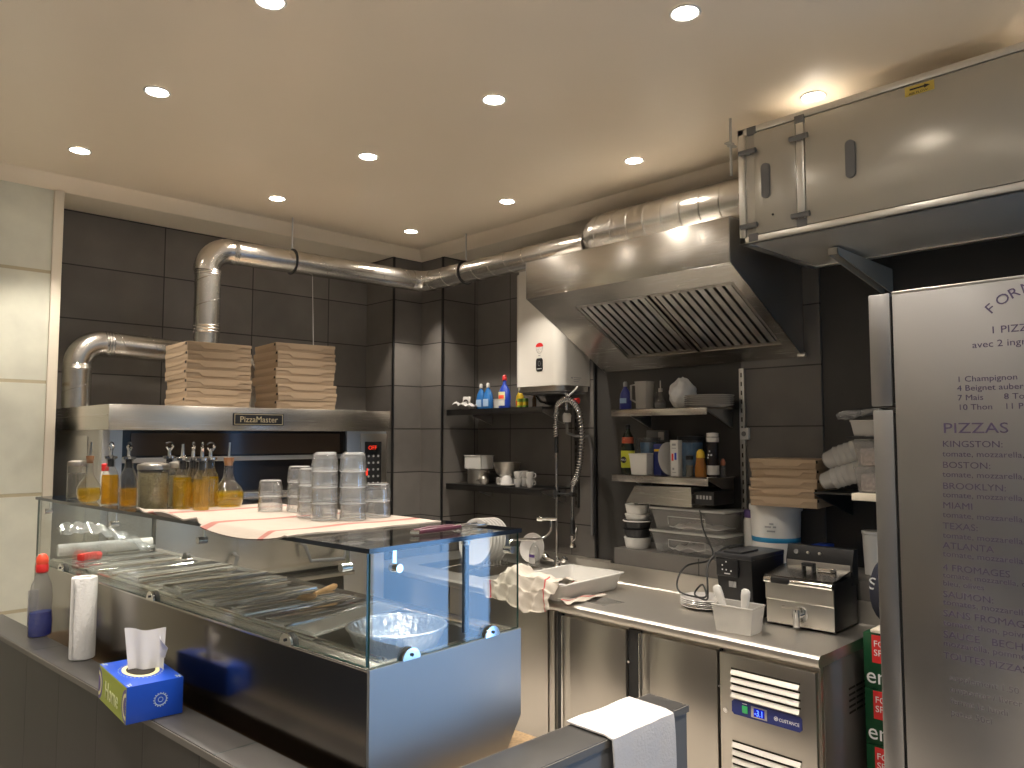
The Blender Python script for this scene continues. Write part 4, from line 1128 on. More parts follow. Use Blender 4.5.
G().lathe([(0.0, 0), (0.026, 0.002), (0.030, 0.045), (0.022, 0.06), (0.0, 0.062)], (3.80, 3.40, 1.79), 14).build('drain_funnel', white_pl, va)
G().tube([(3.80, 3.40, 1.79), (3.80, 3.40, 1.72), (3.84, 3.36, 1.70), (3.93, 3.32, 1.70), (3.945, 3.31, 1.6), (3.945, 3.31, 1.05)], 0.010, 8).build('drain_pipe', grey_pl, wh)
G().tube([(3.82, 3.70, 1.985), (3.86, 3.70, 1.94), (3.95, 3.70, 1.93)], 0.009, 8).build('inlet_pipe', chrome, wh)
G().tube([(3.74, 3.37, 1.985), (3.74, 3.33, 1.96), (3.75, 3.28, 2.0), (3.76, 3.27, 2.02)], 0.007, 8).build('outlet_pipe', white_pl, wh)

# ------------------------------------------------------------------ wall shelves
def shelf(name, label, x0, y0, y1, z, m, brackets):
    t = thing(name, label, 'shelf', (3.8, (y0 + y1) / 2, z - 0.02), 0, 'steel wall shelves')
    G().box(x0, 3.953, y0, y1, z - 0.006, z, 0.001).box(x0, x0 + 0.004, y0, y1, z - 0.042, z, 0.001).build('board', m, t)
    for y in brackets:
        G().prism([(x0 + 0.05, z - 0.008), (3.952, z - 0.008), (3.952, z - 0.11)], 'y', y - 0.006, y + 0.006).build('bracket', steel_dull, t)
    return t
dark_steel = brushed('tarnished_steel', (0.12, 0.115, 0.11), 0.35, (1, 1, 30))
shelf('wall_shelf', 'upper dark steel shelf left of the water heater, holding blue bottles', 3.625, 3.46, 4.44, 1.893, dark_steel, (3.56, 4.3))
shelf('wall_shelf', 'lower dark steel shelf in the left corner, holding pot and coffee cups', 3.625, 3.47, 4.44, 1.352, dark_steel, (3.56, 4.3))
shelf('wall_shelf', 'upper steel shelf under the hood, holding stacked plates', 3.62, 2.235, 2.885, 1.858, steel_h, (2.28, 2.84))
shelf('wall_shelf', 'middle steel shelf under the hood, crowded with bottles and tubs', 3.62, 2.235, 2.885, 1.476, steel_h, (2.28, 2.84))
def rail(y, z0, z1, label, m=steel_dull):
    g = G().box(3.935, 3.954, y - 0.016, y + 0.016, z0, z1, 0.002)
    t = thing('shelf_rail', label, 'rail', (3.94, y, z0)); g.build('channel', m, t)
    g = G()
    n = int((z1 - z0) / 0.05)
    for k in range(n):
        g.box(3.9340, 3.936, y - 0.004, y + 0.004, z0 + 0.02 + 0.05 * k, z0 + 0.045 + 0.05 * k)
    g.build('slots', hole_dark, t)
rail(2.205, 1.06, 2.08, 'slotted upright rail at the right end of the shelves under the hood')
rail(3.44, 1.22, 1.90, 'slotted upright rail beside the rinse tap column', dark_steel)
t = thing('wall_socket', 'small white wall socket right of the middle shelf', 'socket', (3.93, 2.20, 1.69))
G().box(3.925, 3.953, 2.165, 2.215, 1.68, 1.745, 0.004).build('plate', grey_pl if False else white_pl, t)
G().cyl((3.9235, 2.19, 1.712), (3.926, 2.19, 1.712), 0.014, seg=16).build('outlet', grey_pl, t)
t = thing('junction_box', 'grey junction box on the dark wall above the bottles', 'box', (3.93, 2.80, 1.66))
G().box(3.92, 3.96, 2.71, 2.85, 1.665, 1.735, 0.004).build('housing', grey_pl, t)
G().box(3.917, 3.921, 2.72, 2.76, 1.675, 1.725, 0.002).build('cover', steel_dull, t)

# small makers ----------------------------------------------------------------------
def handled_bottle(label, loc, m, k, capm, cat='bottle', lab=None, rz=0.0, name='detergent_bottle', neck=1.0):
    t = thing(name, label, cat, loc, rz)
    G().lathe([(0.0, 0.001), (0.038 * k, 0.001), (0.042 * k, 0.008 * k), (0.043 * k, 0.07 * k), (0.036 * k, 0.115 * k), (0.020 * k, 0.145 * k), (0.012 * k, 0.155 * k), (0.012 * k, (0.155 + 0.012 * neck) * k)], seg=22, sx=0.72, sy=1.1).build('bottle', m, t, True)
    G().lathe([(0.0125 * k, (0.150 + 0.012 * neck) * k), (0.015 * k, (0.153 + 0.012 * neck) * k), (0.014 * k, (0.178 + 0.012 * neck) * k), (0.008 * k, (0.186 + 0.012 * neck) * k), (0.0, (0.186 + 0.012 * neck) * k)], seg=16).build('cap', capm, t, True)
    if lab:
        for nm, mm, dz, hh, ww, off in lab:
            G().sheet(8, 4, lambda u, v: (-(0.0312 * k + off) * math.cos((u - 0.5) * ww), (0.0478 * k + off) * math.sin((u - 0.5) * ww), (dz + hh * v) * k), 0.0008).build(nm, mm, t, True)
    return t
Z1 = 1.8935
label_w = ('label', mat('pale_blue_label', (0.35, 0.50, 0.70), 0.4), 0.02, 0.055, 1.3, 0.001)
handled_bottle('left of two squat blue detergent bottles on the upper corner shelf', (3.76, 4.205, Z1), teal_bl, 0.95, white_pl, lab=[label_w])
handled_bottle('right of two squat blue detergent bottles, nearer the tall blue bottle', (3.72, 4.085, Z1), teal_bl, 0.95, white_pl, lab=[label_w])
t = handled_bottle('tall dark blue cleaner bottle with red cap on the upper corner shelf', (3.75, 3.945, Z1), blue_pl, 1.12, red_pl, neck=2.3,
               lab=[('label', white_pl, 0.018, 0.035, 1.2, 0.001), ('label', cream_card, 0.055, 0.05, 1.3, 0.001), ('label', orange_pl, 0.062, 0.022, 1.0, 0.002)])
handled_bottle('narrow yellow bottle behind the tall blue cleaner bottle', (3.86, 3.90, Z1), yellow_pl, 0.80, cream_card, lab=[('label', orange_pl, 0.03, 0.04, 1.0, 0.001)])
for i, (y, nm) in enumerate(((3.84, 'left'), (3.785, 'right'))):
    t = thing('spice_tin', 'small green tin under the water heater, %s of the pair' % nm, 'tin', (3.80, y, Z1), 0, 'green tins')
    G().lathe([(0.0, 0.001), (0.019, 0.001), (0.019, 0.066), (0.017, 0.068), (0.0, 0.068)], seg=18).build('tin', green_pl, t, True)
    G().lathe([(0.0195, 0.02), (0.0196, 0.045)], seg=18).build('label', yellow_pl, t, True)
t = thing('tall_jar', 'thin dark bottle at the right end of the upper corner shelf', 'bottle', (3.80, 3.70, Z1))
G().lathe([(0.0, 0.001), (0.014, 0.001), (0.015, 0.06), (0.008, 0.078), (0.008, 0.09)], seg=16).build('bottle', bronze_glass, t, True)
G().lathe([(0.009, 0.088), (0.0095, 0.10), (0.0, 0.102)], seg=14).build('cap', yellow_pl, t, True)
t = thing('crumpled_cloth', 'crumpled white cloth and paper at the left end of the upper corner shelf', 'cloth', (3.72, 4.36, Z1))
G().sheet(20, 14, lambda u, v: (-0.05 + 0.11 * v, 0.07 - 0.22 * u, 0.012 + 0.016 * abs(math.sin(9 * u + 4 * v)) + 0.012 * math.sin(13 * v) ** 2 + 0.025 * (1 - u)), 0.002).build('cloth', towel_w, t, True, angle=80)
t = thing('paper_packet', 'small white packet with black print leaning in the shelf corner', 'packet', (3.78, 4.40, Z1), R(15))
G().box(-0.006, 0.006, -0.035, 0.035, 0.001, 0.105, 0.002, M=Matrix.Rotation(R(10), 4, 'Y')).build('packet', white_pl, t, True)
G().tube([(-0.008 + 0.006, 0.020 * math.cos(a), 0.055 + 0.022 * math.sin(a)) for a in [0.5 + 4.5 * k / 14 for k in range(15)]], 0.0045, 6).build('print', ink_black, t, True)
t = thing('napkin_tub', 'white tub half hidden behind the blue detergent bottles', 'tub', (3.88, 4.13, Z1))
G().lathe([(0.0, 0.001), (0.045, 0.001), (0.05, 0.075), (0.052, 0.077), (0.046, 0.079), (0.042, 0.01)], seg=22).build('tub', white_pl, t, True)

# lower corner shelf
Z2 = 1.3525
t = thing('stock_pot', 'steel saucepan with side handle on the lower corner shelf', 'pot', (3.76, 4.235, Z2), R(90))
G().shell([(0.0, 0.002), (0.072, 0.001), (0.078, 0.006), (0.078, 0.105), (0.081, 0.108), (0.076, 0.108), (0.0755, 0.010), (0.0, 0.008)], seg=32).build('pan', steel, t, True)
G().tube([(0.076, -0.02, 0.085), (0.115, -0.03, 0.080), (0.130, -0.005, 0.066), (0.115, 0.018, 0.080), (0.076, 0.018, 0.085)], 0.006, 8).build('handle', chrome, t, True)
G().tube([(-0.076, -0.02, 0.085), (-0.105, -0.02, 0.085), (-0.105, 0.02, 0.085), (-0.076, 0.02, 0.085)], 0.005, 8).build('handle', chrome, t, True)
t = thing('white_container', 'white rectangular container sitting on top of the steel saucepan', 'container', (3.77, 4.24, Z2 + 0.1085))
G().box(-0.06, 0.06, -0.092, 0.092, 0.0, 0.006, 0.002).box(-0.06, -0.056, -0.092, 0.092, 0.0, 0.098).box(0.056, 0.06, -0.092, 0.092, 0.0, 0.098).box(-0.06, 0.06, -0.092, -0.088, 0, 0.098).box(-0.06, 0.06, 0.088, 0.092, 0, 0.098).build('tub', white_pl, t, True)
G().box(-0.064, -0.058, -0.096, 0.096, 0.092, 0.099, 0.001).box(0.058, 0.064, -0.096, 0.096, 0.092, 0.099, 0.001).box(-0.064, 0.064, -0.096, -0.09, 0.092, 0.099, 0.001).box(-0.064, 0.064, 0.09, 0.096, 0.092, 0.099, 0.001).build('rim', white_pl, t, True)
def plate_stack(label, loc, r_, n, dz, name='plate', group=None, m=china):
    pf = None
    for k in range(n):
        nm = 'top' if k == n - 1 else ('bottom' if k == 0 else ['', 'second', 'third', 'fourth', 'fifth', 'sixth', 'seventh'][k] + ' from the bottom')
        lab = 'white plate, %s %s' % (nm, label)
        if pf is None:
            pf = thing(name, lab, 'plate', loc, 0, group)
            G().lathe([(0.0, 0.001), (r_ * 0.62, 0.001), (r_ * 0.66, 0.003), (r_ * 0.97, 0.013), (r_, 0.015), (r_ * 0.985, 0.0165), (r_ * 0.65, 0.0065), (0.0, 0.005)], seg=40).build('dish', m, pf, True)
        else:
            dup(pf, (loc[0] + random.uniform(-.003, .003), loc[1] + random.uniform(-.003, .003), loc[2] + k * dz), 0, lab)
plate_stack('of the small pile under the steel bowl', (3.80, 3.975, Z2), 0.078, 5, 0.0095, 'small_plate', 'small plates under the steel bowl')
t = thing('steel_bowl', 'round steel mixing bowl resting on the small plates', 'bowl', (3.80, 3.975, Z2 + 0.055))
G().shell([(0.0, 0.001), (0.045, 0.002), (0.075, 0.030), (0.092, 0.075), (0.097, 0.105), (0.100, 0.106), (0.096, 0.106), (0.090, 0.075), (0.073, 0.033), (0.0, 0.005)], seg=36).build('bowl', steel, t, True)
G().tube([(0.0, -0.055 , 0.112), (-0.03, 0.0, 0.105), (-0.06, 0.06, 0.118)], 0.008, 8).build('ladle_handle', chrome, t, True) if False else None
cup_f = [None]
def cup(loc, rz, label, k=1.0):
    if cup_f[0] is None:
        t = thing('espresso_cup', label, 'cup', loc, rz, 'coffee cups on the lower shelf')
        G().shell([(0.0, 0.001), (0.017, 0.001), (0.019, 0.006), (0.027, 0.030), (0.029, 0.056), (0.027, 0.056), (0.025, 0.03), (0.016, 0.007), (0.0, 0.006)], seg=24).build('cup', china, t, True)
        G().tube([(0.027, 0, 0.045), (0.042, 0, 0.044), (0.043, 0, 0.026), (0.026, 0, 0.018)], 0.003, 8).build('handle', china, t, True)
        cup_f[0] = t
    else:
        dup(cup_f[0], loc, rz, label)
cup((3.70, 3.76, Z2), 0.6, 'white coffee cup, front left of the small cups')
cup((3.70, 3.76, Z2 + 0.050), 0.9, 'white coffee cup stacked on the front left one')
cup((3.80, 3.80, Z2), 2.5, 'white coffee cup in the rear pile, lower')
cup((3.80, 3.80, Z2 + 0.050), 2.1, 'white coffee cup in the rear pile, upper')
cup((3.72, 3.665, Z2), -1.3, 'white coffee cup at the right end of the lower shelf, lower')
cup((3.72, 3.665, Z2 + 0.050), -1.2, 'white coffee cup at the right end of the lower shelf, upper')
cup((3.78, 3.72, Z2), 1.3, 'white coffee cup between the two right piles')
t = thing('saucer', 'white saucer under the wide cappuccino cup on the lower shelf', 'saucer', (3.70, 3.872, Z2))
G().lathe([(0.0, 0.001), (0.035, 0.001), (0.060, 0.010), (0.062, 0.013), (0.035, 0.006), (0.0, 0.005)], seg=32).build('dish', china, t, True)
t = thing('cappuccino_cup', 'wide white cup turned upside down on its saucer', 'cup', (3.70, 3.872, Z2 + 0.012))
G().lathe([(0.042, 0.001), (0.044, 0.004), (0.040, 0.030), (0.028, 0.055), (0.018, 0.060), (0.018, 0.066), (0.0, 0.066)], seg=28).build('cup', china, t, True)
G().tube([(0.0, 0.040, 0.022), (0.0, 0.058, 0.026), (0.0, 0.056, 0.046), (0.0, 0.030, 0.050)], 0.0035, 8).build('handle', china, t, True)
t = thing('tea_strainer', 'small round steel strainer beside the saucepan', 'strainer', (3.68, 4.085, Z2))
G().lathe([(0.0, 0.001), (0.022, 0.004), (0.034, 0.022), (0.030, 0.045), (0.014, 0.060), (0.0, 0.062)], seg=20).build('body', steel, t, True)
G().tube([(0.0, 0.03, 0.03), (-0.01, 0.055, 0.035), (-0.01, 0.07, 0.028)], 0.004, 8).build('handle', chrome, t, True)

# shelves under the hood: upper
Z3 = 1.8585
handled_bottle('blue spray bottle with patterned label, left end of the upper hood shelf', (3.73, 2.862, Z3), mat('deep_blue_detergent', (0.02, 0.03, 0.22), 0.3), 0.86, ink_grey, lab=[('label', MATS['pale_blue_label'], 0.045, 0.035, 1.2, 0.001)])
t = thing('plastic_jug', 'clouded plastic jug beside the blue bottle under the hood', 'jug', (3.75, 2.735, Z3))
G().shell([(0.0, 0.002), (0.050, 0.001), (0.055, 0.006), (0.060, 0.155), (0.064, 0.165), (0.058, 0.165), (0.053, 0.010), (0.0, 0.007)], seg=26, sq=0.5, sx=0.8, sy=0.85).build('jug', frost_pl, t, True)
G().tube([(-0.01, 0.052, 0.150), (-0.02, 0.085, 0.145), (-0.02, 0.085, 0.06), (-0.01, 0.05, 0.04)], 0.007, 8).build('handle', frost_pl, t, True)
t = thing('vinegar_cruet', 'little glass cruet with pourer between jug and white bag', 'cruet', (3.75, 2.622, Z3))
G().shell([(0.0, 0.001), (0.028, 0.001), (0.034, 0.015), (0.034, 0.04), (0.020, 0.065), (0.011, 0.08), (0.011, 0.11), (0.014, 0.112)], seg=22).build('bottle', vessel, t, True)
G().lathe([(0.0, 0.003), (0.027, 0.003), (0.032, 0.015), (0.032, 0.035), (0.0, 0.035)], seg=22).build('vinegar', grey_pl, t, True)
G().cyl((0, 0, 0.105), (0, 0, 0.165), 0.0035, seg=8).lathe([(0.0, 0.1), (0.012, 0.1), (0.012, 0.12), (0.0, 0.12)], seg=12).build('pourer', steel, t, True)
G().tube([(0.0, 0.012, 0.105), (-0.005, 0.035, 0.10), (-0.005, 0.036, 0.06), (0, 0.03, 0.045)], 0.0035, 8).build('handle', vessel, t, True)
t = thing('white_bag', 'crumpled white plastic bag on the upper hood shelf', 'bag', (3.78, 2.490, Z3))
bm_ = bmesh.new(); bmesh.ops.create_icosphere(bm_, subdivisions=4, radius=1)
for v in bm_.verts:
    a = math.atan2(v.co.y, v.co.x); zz = v.co.z
    n_ = 0.05 * math.sin(5 * a + 3 * zz) + 0.04 * math.sin(9 * a - 5 * zz) + 0.03 * math.sin(14 * zz + 3 * a)
    q = 1 + n_ - (0.35 * max(0, zz - 0.3))
    v.co = Vector((v.co.x * 0.072 * q * (1.25 - 0.1 * zz), v.co.y * 0.070 * q, 0.085 + max(-0.084, zz * 0.092 * (1 + n_ * 0.7))))
G().bm(bm_).build('bag', mat('white_polythene', (0.72, 0.71, 0.69), 0.35), t, True, angle=60)
plate_stack('of the broad pile on the upper hood shelf', (3.79, 2.325, Z3), 0.138, 6, 0.0105, 'dinner_plate', 'dinner plates on the upper hood shelf')

# middle
Z4 = 1.4765
t = thing('syrup_bottle', 'dark bottle with yellow label and red neck band, left end of the middle shelf', 'bottle', (3.73, 2.848, Z4))
G().lathe([(0.0, 0.001), (0.038, 0.001), (0.041, 0.006), (0.041, 0.15), (0.035, 0.175), (0.035, 0.19), (0.032, 0.22), (0.020, 0.245), (0.014, 0.255), (0.014, 0.27)], seg=24).build('bottle', mat('dark_green_glass', (0.015, 0.02, 0.01), 0.12), t, True)
G().shell([(0.0413, 0.035), (0.0416, 0.036), (0.0416, 0.135), (0.0413, 0.136)], seg=24).build('yellow_label', mat('acid_yellow_label', (0.60, 0.62, 0.05), 0.4), t, True)
G().shell([(0.0355, 0.180), (0.0362, 0.182), (0.0345, 0.215), (0.0335, 0.217)], seg=24).build('neck_label', mat('brick_red_label', (0.45, 0.09, 0.04), 0.4), t, True)
G().lathe([(0.0, 0.0), (0.020, 0.0), (0.020, 0.0012), (0.0, 0.0012)], seg=20, M=Matrix.Translation((-0.0418, 0.0, 0.082)) @ Matrix.Rotation(R(-90), 4, 'Y')).build('black_roundel', ink_black, t, True)
Mt = world(t)
lettering('lettering', 'MAX', t, tuple(Mt @ Vector((-0.0434, 0.0, 0.075))), (0, -1, 0), (0, 0, 1), 0.019, ink_white, 'CENTER')
lettering('lettering', 'WEB\nMONSTER' if False else 'SODA\nMIXER' if False else '· · ·', t, tuple(Mt @ Vector((-0.0362, 0.0, 0.196))), (0, -1, 0), (0, 0, 1), 0.014, ink_white, 'CENTER')
G().lathe([(0.0, 0.268), (0.016, 0.268), (0.016, 0.290), (0.0, 0.292)], seg=16).build('cap', black_pl, t, True)
def open_bin(t, w, d, h, m, taper=0.85, th_=0.003):
    n = 4
    def ring(k, z, ins):
        a = w / 2 * k - ins; b = d / 2 * k - ins
        return [(-a, -b, z), (a, -b, z), (a, b, z), (-a, b, z)]
    vs = ring(taper, 0.001, 0) + ring(1, h, 0) + ring(1, h, th_) + ring(taper, 0.005, th_)
    fs = [[0, 3, 2, 1], [12, 13, 14, 15]]
    for a in range(3):
        for i in range(4):
            j = (i + 1) % 4
            fs.append([a * 4 + i, a * 4 + j, (a + 1) * 4 + j, (a + 1) * 4 + i])
    G().raw(vs, fs).build('tub', m, t, True, smooth=False)
    q = 0.004
    G().tube([(-w / 2, -d / 2, h), (w / 2, -d / 2, h), (w / 2, d / 2, h), (-w / 2, d / 2, h)], q, 6, closed=True).build('rim', m, t, True)
t = thing('white_bin', 'open white plastic bin on the middle shelf beside the dark bottle', 'bin', (3.70, 2.705, Z4))
open_bin(t, 0.13, 0.125, 0.118, white_pl)
t = thing('storage_tub', 'clear tub with blue contents behind the white bin', 'tub', (3.855, 2.79, Z4))
G().shell([(0.0, 0.002), (0.058, 0.001), (0.064, 0.2), (0.066, 0.205)], seg=24, sq=0.6, sx=0.9, sy=1.0).build('tub', clear_pl, t, True)
G().lathe([(0.0, 0.10), (0.05, 0.10), (0.055, 0.185), (0.0, 0.186)], seg=22, sq=0.6, sx=0.8, sy=0.7).build('contents', mat('light_blue_packets', (0.12, 0.28, 0.50), 0.6, noise=0.5, nscale=40), t, True)
G().lathe([(0.0, 0.205), (0.066, 0.205), (0.066, 0.215), (0.0, 0.216)], seg=24, sq=0.6, sx=0.9, sy=1.0).build('lid', clear_pl, t, True)
t = thing('carton', 'upright navy and yellow carton behind the round plate', 'carton', (3.735, 2.612, Z4))
G().box(-0.04, 0.04, -0.026, 0.026, 0.001, 0.178, 0.0015).build('box', navy_pl, t, True)
G().box(-0.0412, -0.0398, -0.02, 0.02, 0.135, 0.148).build('stripe', yellow_pl, t, True)
t = thing('serving_plate', 'white round plate standing on edge on the middle shelf', 'plate', (3.70, 2.540, Z4 + 0.0005), R(84))
Mp = Matrix.Translation((0, 0, 0.0945)) @ Matrix.Rotation(R(-84), 4, 'Y')
G().lathe([(0.0, -0.004), (0.055, -0.004), (0.060, -0.002), (0.092, 0.006), (0.094, 0.008), (0.091, 0.009), (0.058, 0.002), (0.0, 0.0)], seg=40, M=Mp).build('dish', china, t, True)
t = thing('printed_carton', 'narrow white printed carton in the middle of the shelf', 'carton', (3.685, 2.475, Z4))
G().box(-0.022, 0.022, -0.025, 0.025, 0.001, 0.200, 0.0015).build('box', white_pl, t, True)
g = G()
for (y, z, a, b) in ((0.0, 0.175, 0.012, 0.006), (0.0, 0.155, 0.014, 0.002), (0.006, 0.04, 0.006, 0.006), (0.0, 0.02, 0.012, 0.002)):
    g.box(-0.0232, -0.0218, y - a, y + a, z - b, z + b)
g.build('grey_print', ink_grey, t, True)
G().box(-0.0232, -0.0218, 0.004, 0.016, 0.085, 0.125).build('red_print', red_pl, t, True)
G().box(-0.0232, -0.0218, -0.016, -0.003, 0.09, 0.130).build('blue_print', blue_pl, t, True)
t = thing('straw_jar', 'clear blue-tinted jar with black lid behind the white carton', 'jar', (3.875, 2.505, Z4))
G().shell([(0.0, 0.002), (0.070, 0.001), (0.073, 0.006), (0.073, 0.20)], seg=28).build('jar', clear_pl, t, True)
G().lathe([(0.0, 0.004), (0.068, 0.004), (0.069, 0.185), (0.0, 0.186)], seg=28).build('contents', MATS['light_blue_packets'], t, True)
G().lathe([(0.074, 0.198), (0.076, 0.200), (0.076, 0.222), (0.0, 0.225)], seg=28).build('lid', black_pl, t, True)
t = thing('salt_jar', 'small glass jar with dark lid in front of the blue-tinted jar', 'jar', (3.71, 2.405, Z4))
G().shell([(0.0, 0.001), (0.020, 0.001), (0.021, 0.09), (0.019, 0.094)], seg=20).build('jar', vessel, t, True)
G().lathe([(0.0, 0.003), (0.019, 0.003), (0.0195, 0.06), (0.0, 0.06)], seg=20).build('contents', pepper, t, True)
G().lathe([(0.0205, 0.092), (0.0215, 0.094), (0.0215, 0.114), (0.0, 0.116)], seg=20).build('lid', black_pl, t, True)
t = thing('honey_bottle', 'squeezy bottle with yellow cap on the middle shelf', 'bottle', (3.715, 2.338, Z4))
G().lathe([(0.0, 0.001), (0.032, 0.001), (0.034, 0.006), (0.033, 0.05), (0.027, 0.085), (0.024, 0.105)], seg=22, sx=0.8).build('bottle', mat('honey_amber', (0.30, 0.12, 0.02), 0.15), t, True)
G().lathe([(0.024, 0.103), (0.026, 0.106), (0.022, 0.135), (0.010, 0.150), (0.0, 0.151)], seg=20, sx=0.85).build('cap', yellow_pl, t, True)
t = thing('sauce_bottle', 'tall black sauce bottle with white cap and label', 'bottle', (3.755, 2.285, Z4))
G().lathe([(0.0, 0.001), (0.032, 0.001), (0.033, 0.005), (0.033, 0.185), (0.030, 0.195)], seg=24).build('bottle', mat('black_gloss', (0.02, 0.015, 0.015), 0.15), t, True)
G().shell([(0.0333, 0.012), (0.0336, 0.014), (0.0336, 0.06), (0.0333, 0.062)], seg=24).build('label', white_pl, t, True)
G().lathe([(0.031, 0.190), (0.034, 0.192), (0.034, 0.216), (0.0, 0.216)], seg=24).lathe([(0.0, 0.219), (0.032, 0.219), (0.032, 0.240), (0.0, 0.242)], seg=24).build('cap', white_pl, t, True)
g = G()
for (y, z) in ((-0.010, 0.12), (0.006, 0.12), (0.0, 0.14), (0.010, 0.105)):
    g.box(-0.0342, -0.030, y - 0.004, y + 0.004, z - 0.005, z + 0.005)
g.build('print', ink_white, t, True)
t = thing('mini_bottle', 'little brown bottle at the right end of the middle shelf', 'bottle', (3.80, 2.250, Z4))
G().lathe([(0.0, 0.001), (0.014, 0.001), (0.015, 0.045), (0.008, 0.062), (0.008, 0.075)], seg=16).build('bottle', clear_pl, t, True)
G().lathe([(0.0, 0.062), (0.012, 0.062), (0.014, 0.080), (0.006, 0.098), (0.0, 0.099)], seg=14).build('cap', mat('terracotta_plastic', (0.35, 0.12, 0.06), 0.5), t, True)

# on the tiled ledge
ZL = 1.0455
bin_first = None
for k, lab in enumerate(('lower clear plastic storage box with napkins on the tiled ledge', 'upper clear plastic storage box stacked below the sloped scale')):
    t = thing('storage_box', lab, 'storage box', (3.79, 2.39, ZL + 0.1275 * k), 0, 'clear storage boxes on the ledge')
    a, b, h_ = 0.15, 0.235, 0.120
    vs = []; fs = []
    for (kk, z) in ((0.86, 0.001), (0.97, h_ - 0.012), (1.0, h_ - 0.012), (1.0, h_)):
        vs += [(-a * kk, -b * kk, z), (a * kk, -b * kk, z), (a * kk, b * kk, z), (-a * kk, b * kk, z)]
    fs = [[0, 3, 2, 1]]
    for q in range(3):
        for i in range(4):
            j = (i + 1) % 4
            fs.append([q * 4 + i, q * 4 + j, (q + 1) * 4 + j, (q + 1) * 4 + i])
    G().raw(vs, fs).build('tub', clear_pl, t, True, smooth=False)
    G().box(-a * 1.03, a * 1.03, -b * 1.03, b * 1.03, h_ - 0.004, h_ + 0.007, 0.003).build('lid', frost_pl, t, True)
    G().tube([(-a * 0.955, -b * 0.5, 0.035), (-a * 0.985, -b * 0.5, 0.08), (-a * 0.985, b * 0.5, 0.08), (-a * 0.955, b * 0.5, 0.035)], 0.0025, 6).build('side_moulding', frost_pl, t, True)
    G().sheet(14, 10, lambda u, v: (-0.10 + 0.20 * u, -0.16 + 0.30 * v, 0.010 + (0.018 if k == 0 else 0.010) * (1 + math.sin(11 * u + 9 * v) * math.sin(7 * v))), 0.004).build('contents', paper, t, True, angle=80)
t = thing('sloped_scale', 'sloping grey steel kitchen scale on top of the clear boxes', 'scale', (3.78, 2.5, ZL + 0.263))
g = G()
za = ZL + 0.263
y0, y1 = 2.345, 2.79
g.raw([(3.63, y0, za + 0.004), (3.63, y1, za + 0.004), (3.63, y1 - 0.065, za + 0.105), (3.63, y0 + 0.002, za + 0.112),
       (3.88, y0, za + 0.004), (3.88, y1, za + 0.004), (3.88, y1 - 0.065, za + 0.105), (3.88, y0 + 0.002, za + 0.112)],
      [[0, 1, 2, 3], [7, 6, 5, 4], [0, 4, 5, 1], [1, 5, 6, 2], [2, 6, 7, 3], [3, 7, 4, 0]])
g.build('housing', steel_h, t, smooth=False)
G().box(3.66, 3.87, 2.225, 2.345, za + 0.02, za + 0.095, 0.004).build('side_unit', black_pl, t)
for (x, y) in ((3.66, 2.38), (3.66, 2.74), (3.85, 2.38), (3.85, 2.74)):
    G().lathe([(0.012, -0.0035), (0.014, 0.004), (0.0, 0.005)], (x, y, za), 12).build('foot', black_rub, t)
g = G()
for k in range(5):
    g.box(3.6585, 3.661, 2.24 + 0.02 * k, 2.252 + 0.02 * k, za + 0.05, za + 0.07)
g.build('key_print', ink_grey, t)
# stacked white and dark containers left of the boxes
zz = ZL
for k, (rr, hh, m_, nm) in enumerate(((0.078, 0.062, white_pl, 'white bowl at the bottom of the pile left of the storage boxes'), (0.080, 0.050, black_pl, 'black bowl second in the pile left of the storage boxes'),
        (0.080, 0.048, black_pl, 'black bowl with white rim third in the pile left of the storage boxes'), (0.072, 0.036, white_pl, 'white tub fourth in the pile left of the storage boxes'), (0.070, 0.055, white_pl, 'white tub on top of the pile left of the storage boxes'))):
    t = thing('stacked_bowl', nm, 'bowl', (3.72, 2.775, zz), 0, 'bowls piled on the ledge')
    G().lathe([(0.0, 0.001), (rr * 0.86, 0.001), (rr * 0.94, hh * 0.4), (rr, hh - 0.006), (rr * 1.03, hh - 0.005), (rr * 1.03, hh), (0.0, hh)], seg=30).build('bowl', m_, t, True)
    if k == 2:
        G().tube([(rr * 1.03 * math.cos(a), rr * 1.03 * math.sin(a), hh - 0.003) for a in [2 * PI * q / 36 for q in range(36)]], 0.004, 6, closed=True).build('pale_rim', white_pl, t, True)
    zz += hh + 0.0005
# bucket with pizza boxes
def bucket(label, x, y, r_, h_, stripe):
    t = thing('plastic_bucket', label, 'bucket', (x, y, ZL))
    G().lathe([(0.0, 0.001), (r_ * 0.90, 0.001), (r_ * 0.92, 0.004), (r_, h_ - 0.03)], seg=36).build('pail', white_pl, t, True)
    G().lathe([(r_ * 0.99, h_ - 0.03), (r_ * 1.05, h_ - 0.03), (r_ * 1.06, h_ - 0.022), (r_ * 1.05, h_ - 0.002), (r_ * 0.95, h_), (0.0, h_)], seg=36).build('lid', white_pl, t, True)
    if stripe:
        G().shell([(r_ * 0.953, h_ * 0.385), (r_ * 0.962, h_ * 0.39), (r_ * 0.970, h_ * 0.46), (r_ * 0.965, h_ * 0.465)], seg=36).build('blue_band', mat('cyan_blue_print', (0.02, 0.22, 0.42), 0.4), t, True)
        g = G()
        for (a, z, w_) in ((0.3, 0.70, 0.02), (0.15, 0.65, 0.03), (0.42, 0.65, 0.015), (0.28, 0.58, 0.04)):
            an = PI + a
            g.box(-w_ / 2, w_ / 2, -0.002, 0.002, -0.004, 0.004, M=Matrix.Translation((r_ * 0.985 * math.cos(an), r_ * 0.985 * math.sin(an), h_ * z)) @ Matrix.Rotation(an + PI / 2, 4, 'Z'))
        g.build('print', ink_grey, t, True)
    return t
bucket('white bucket with blue band under the short pile of pizza boxes', 3.775, 1.935, 0.125, 0.303, True)
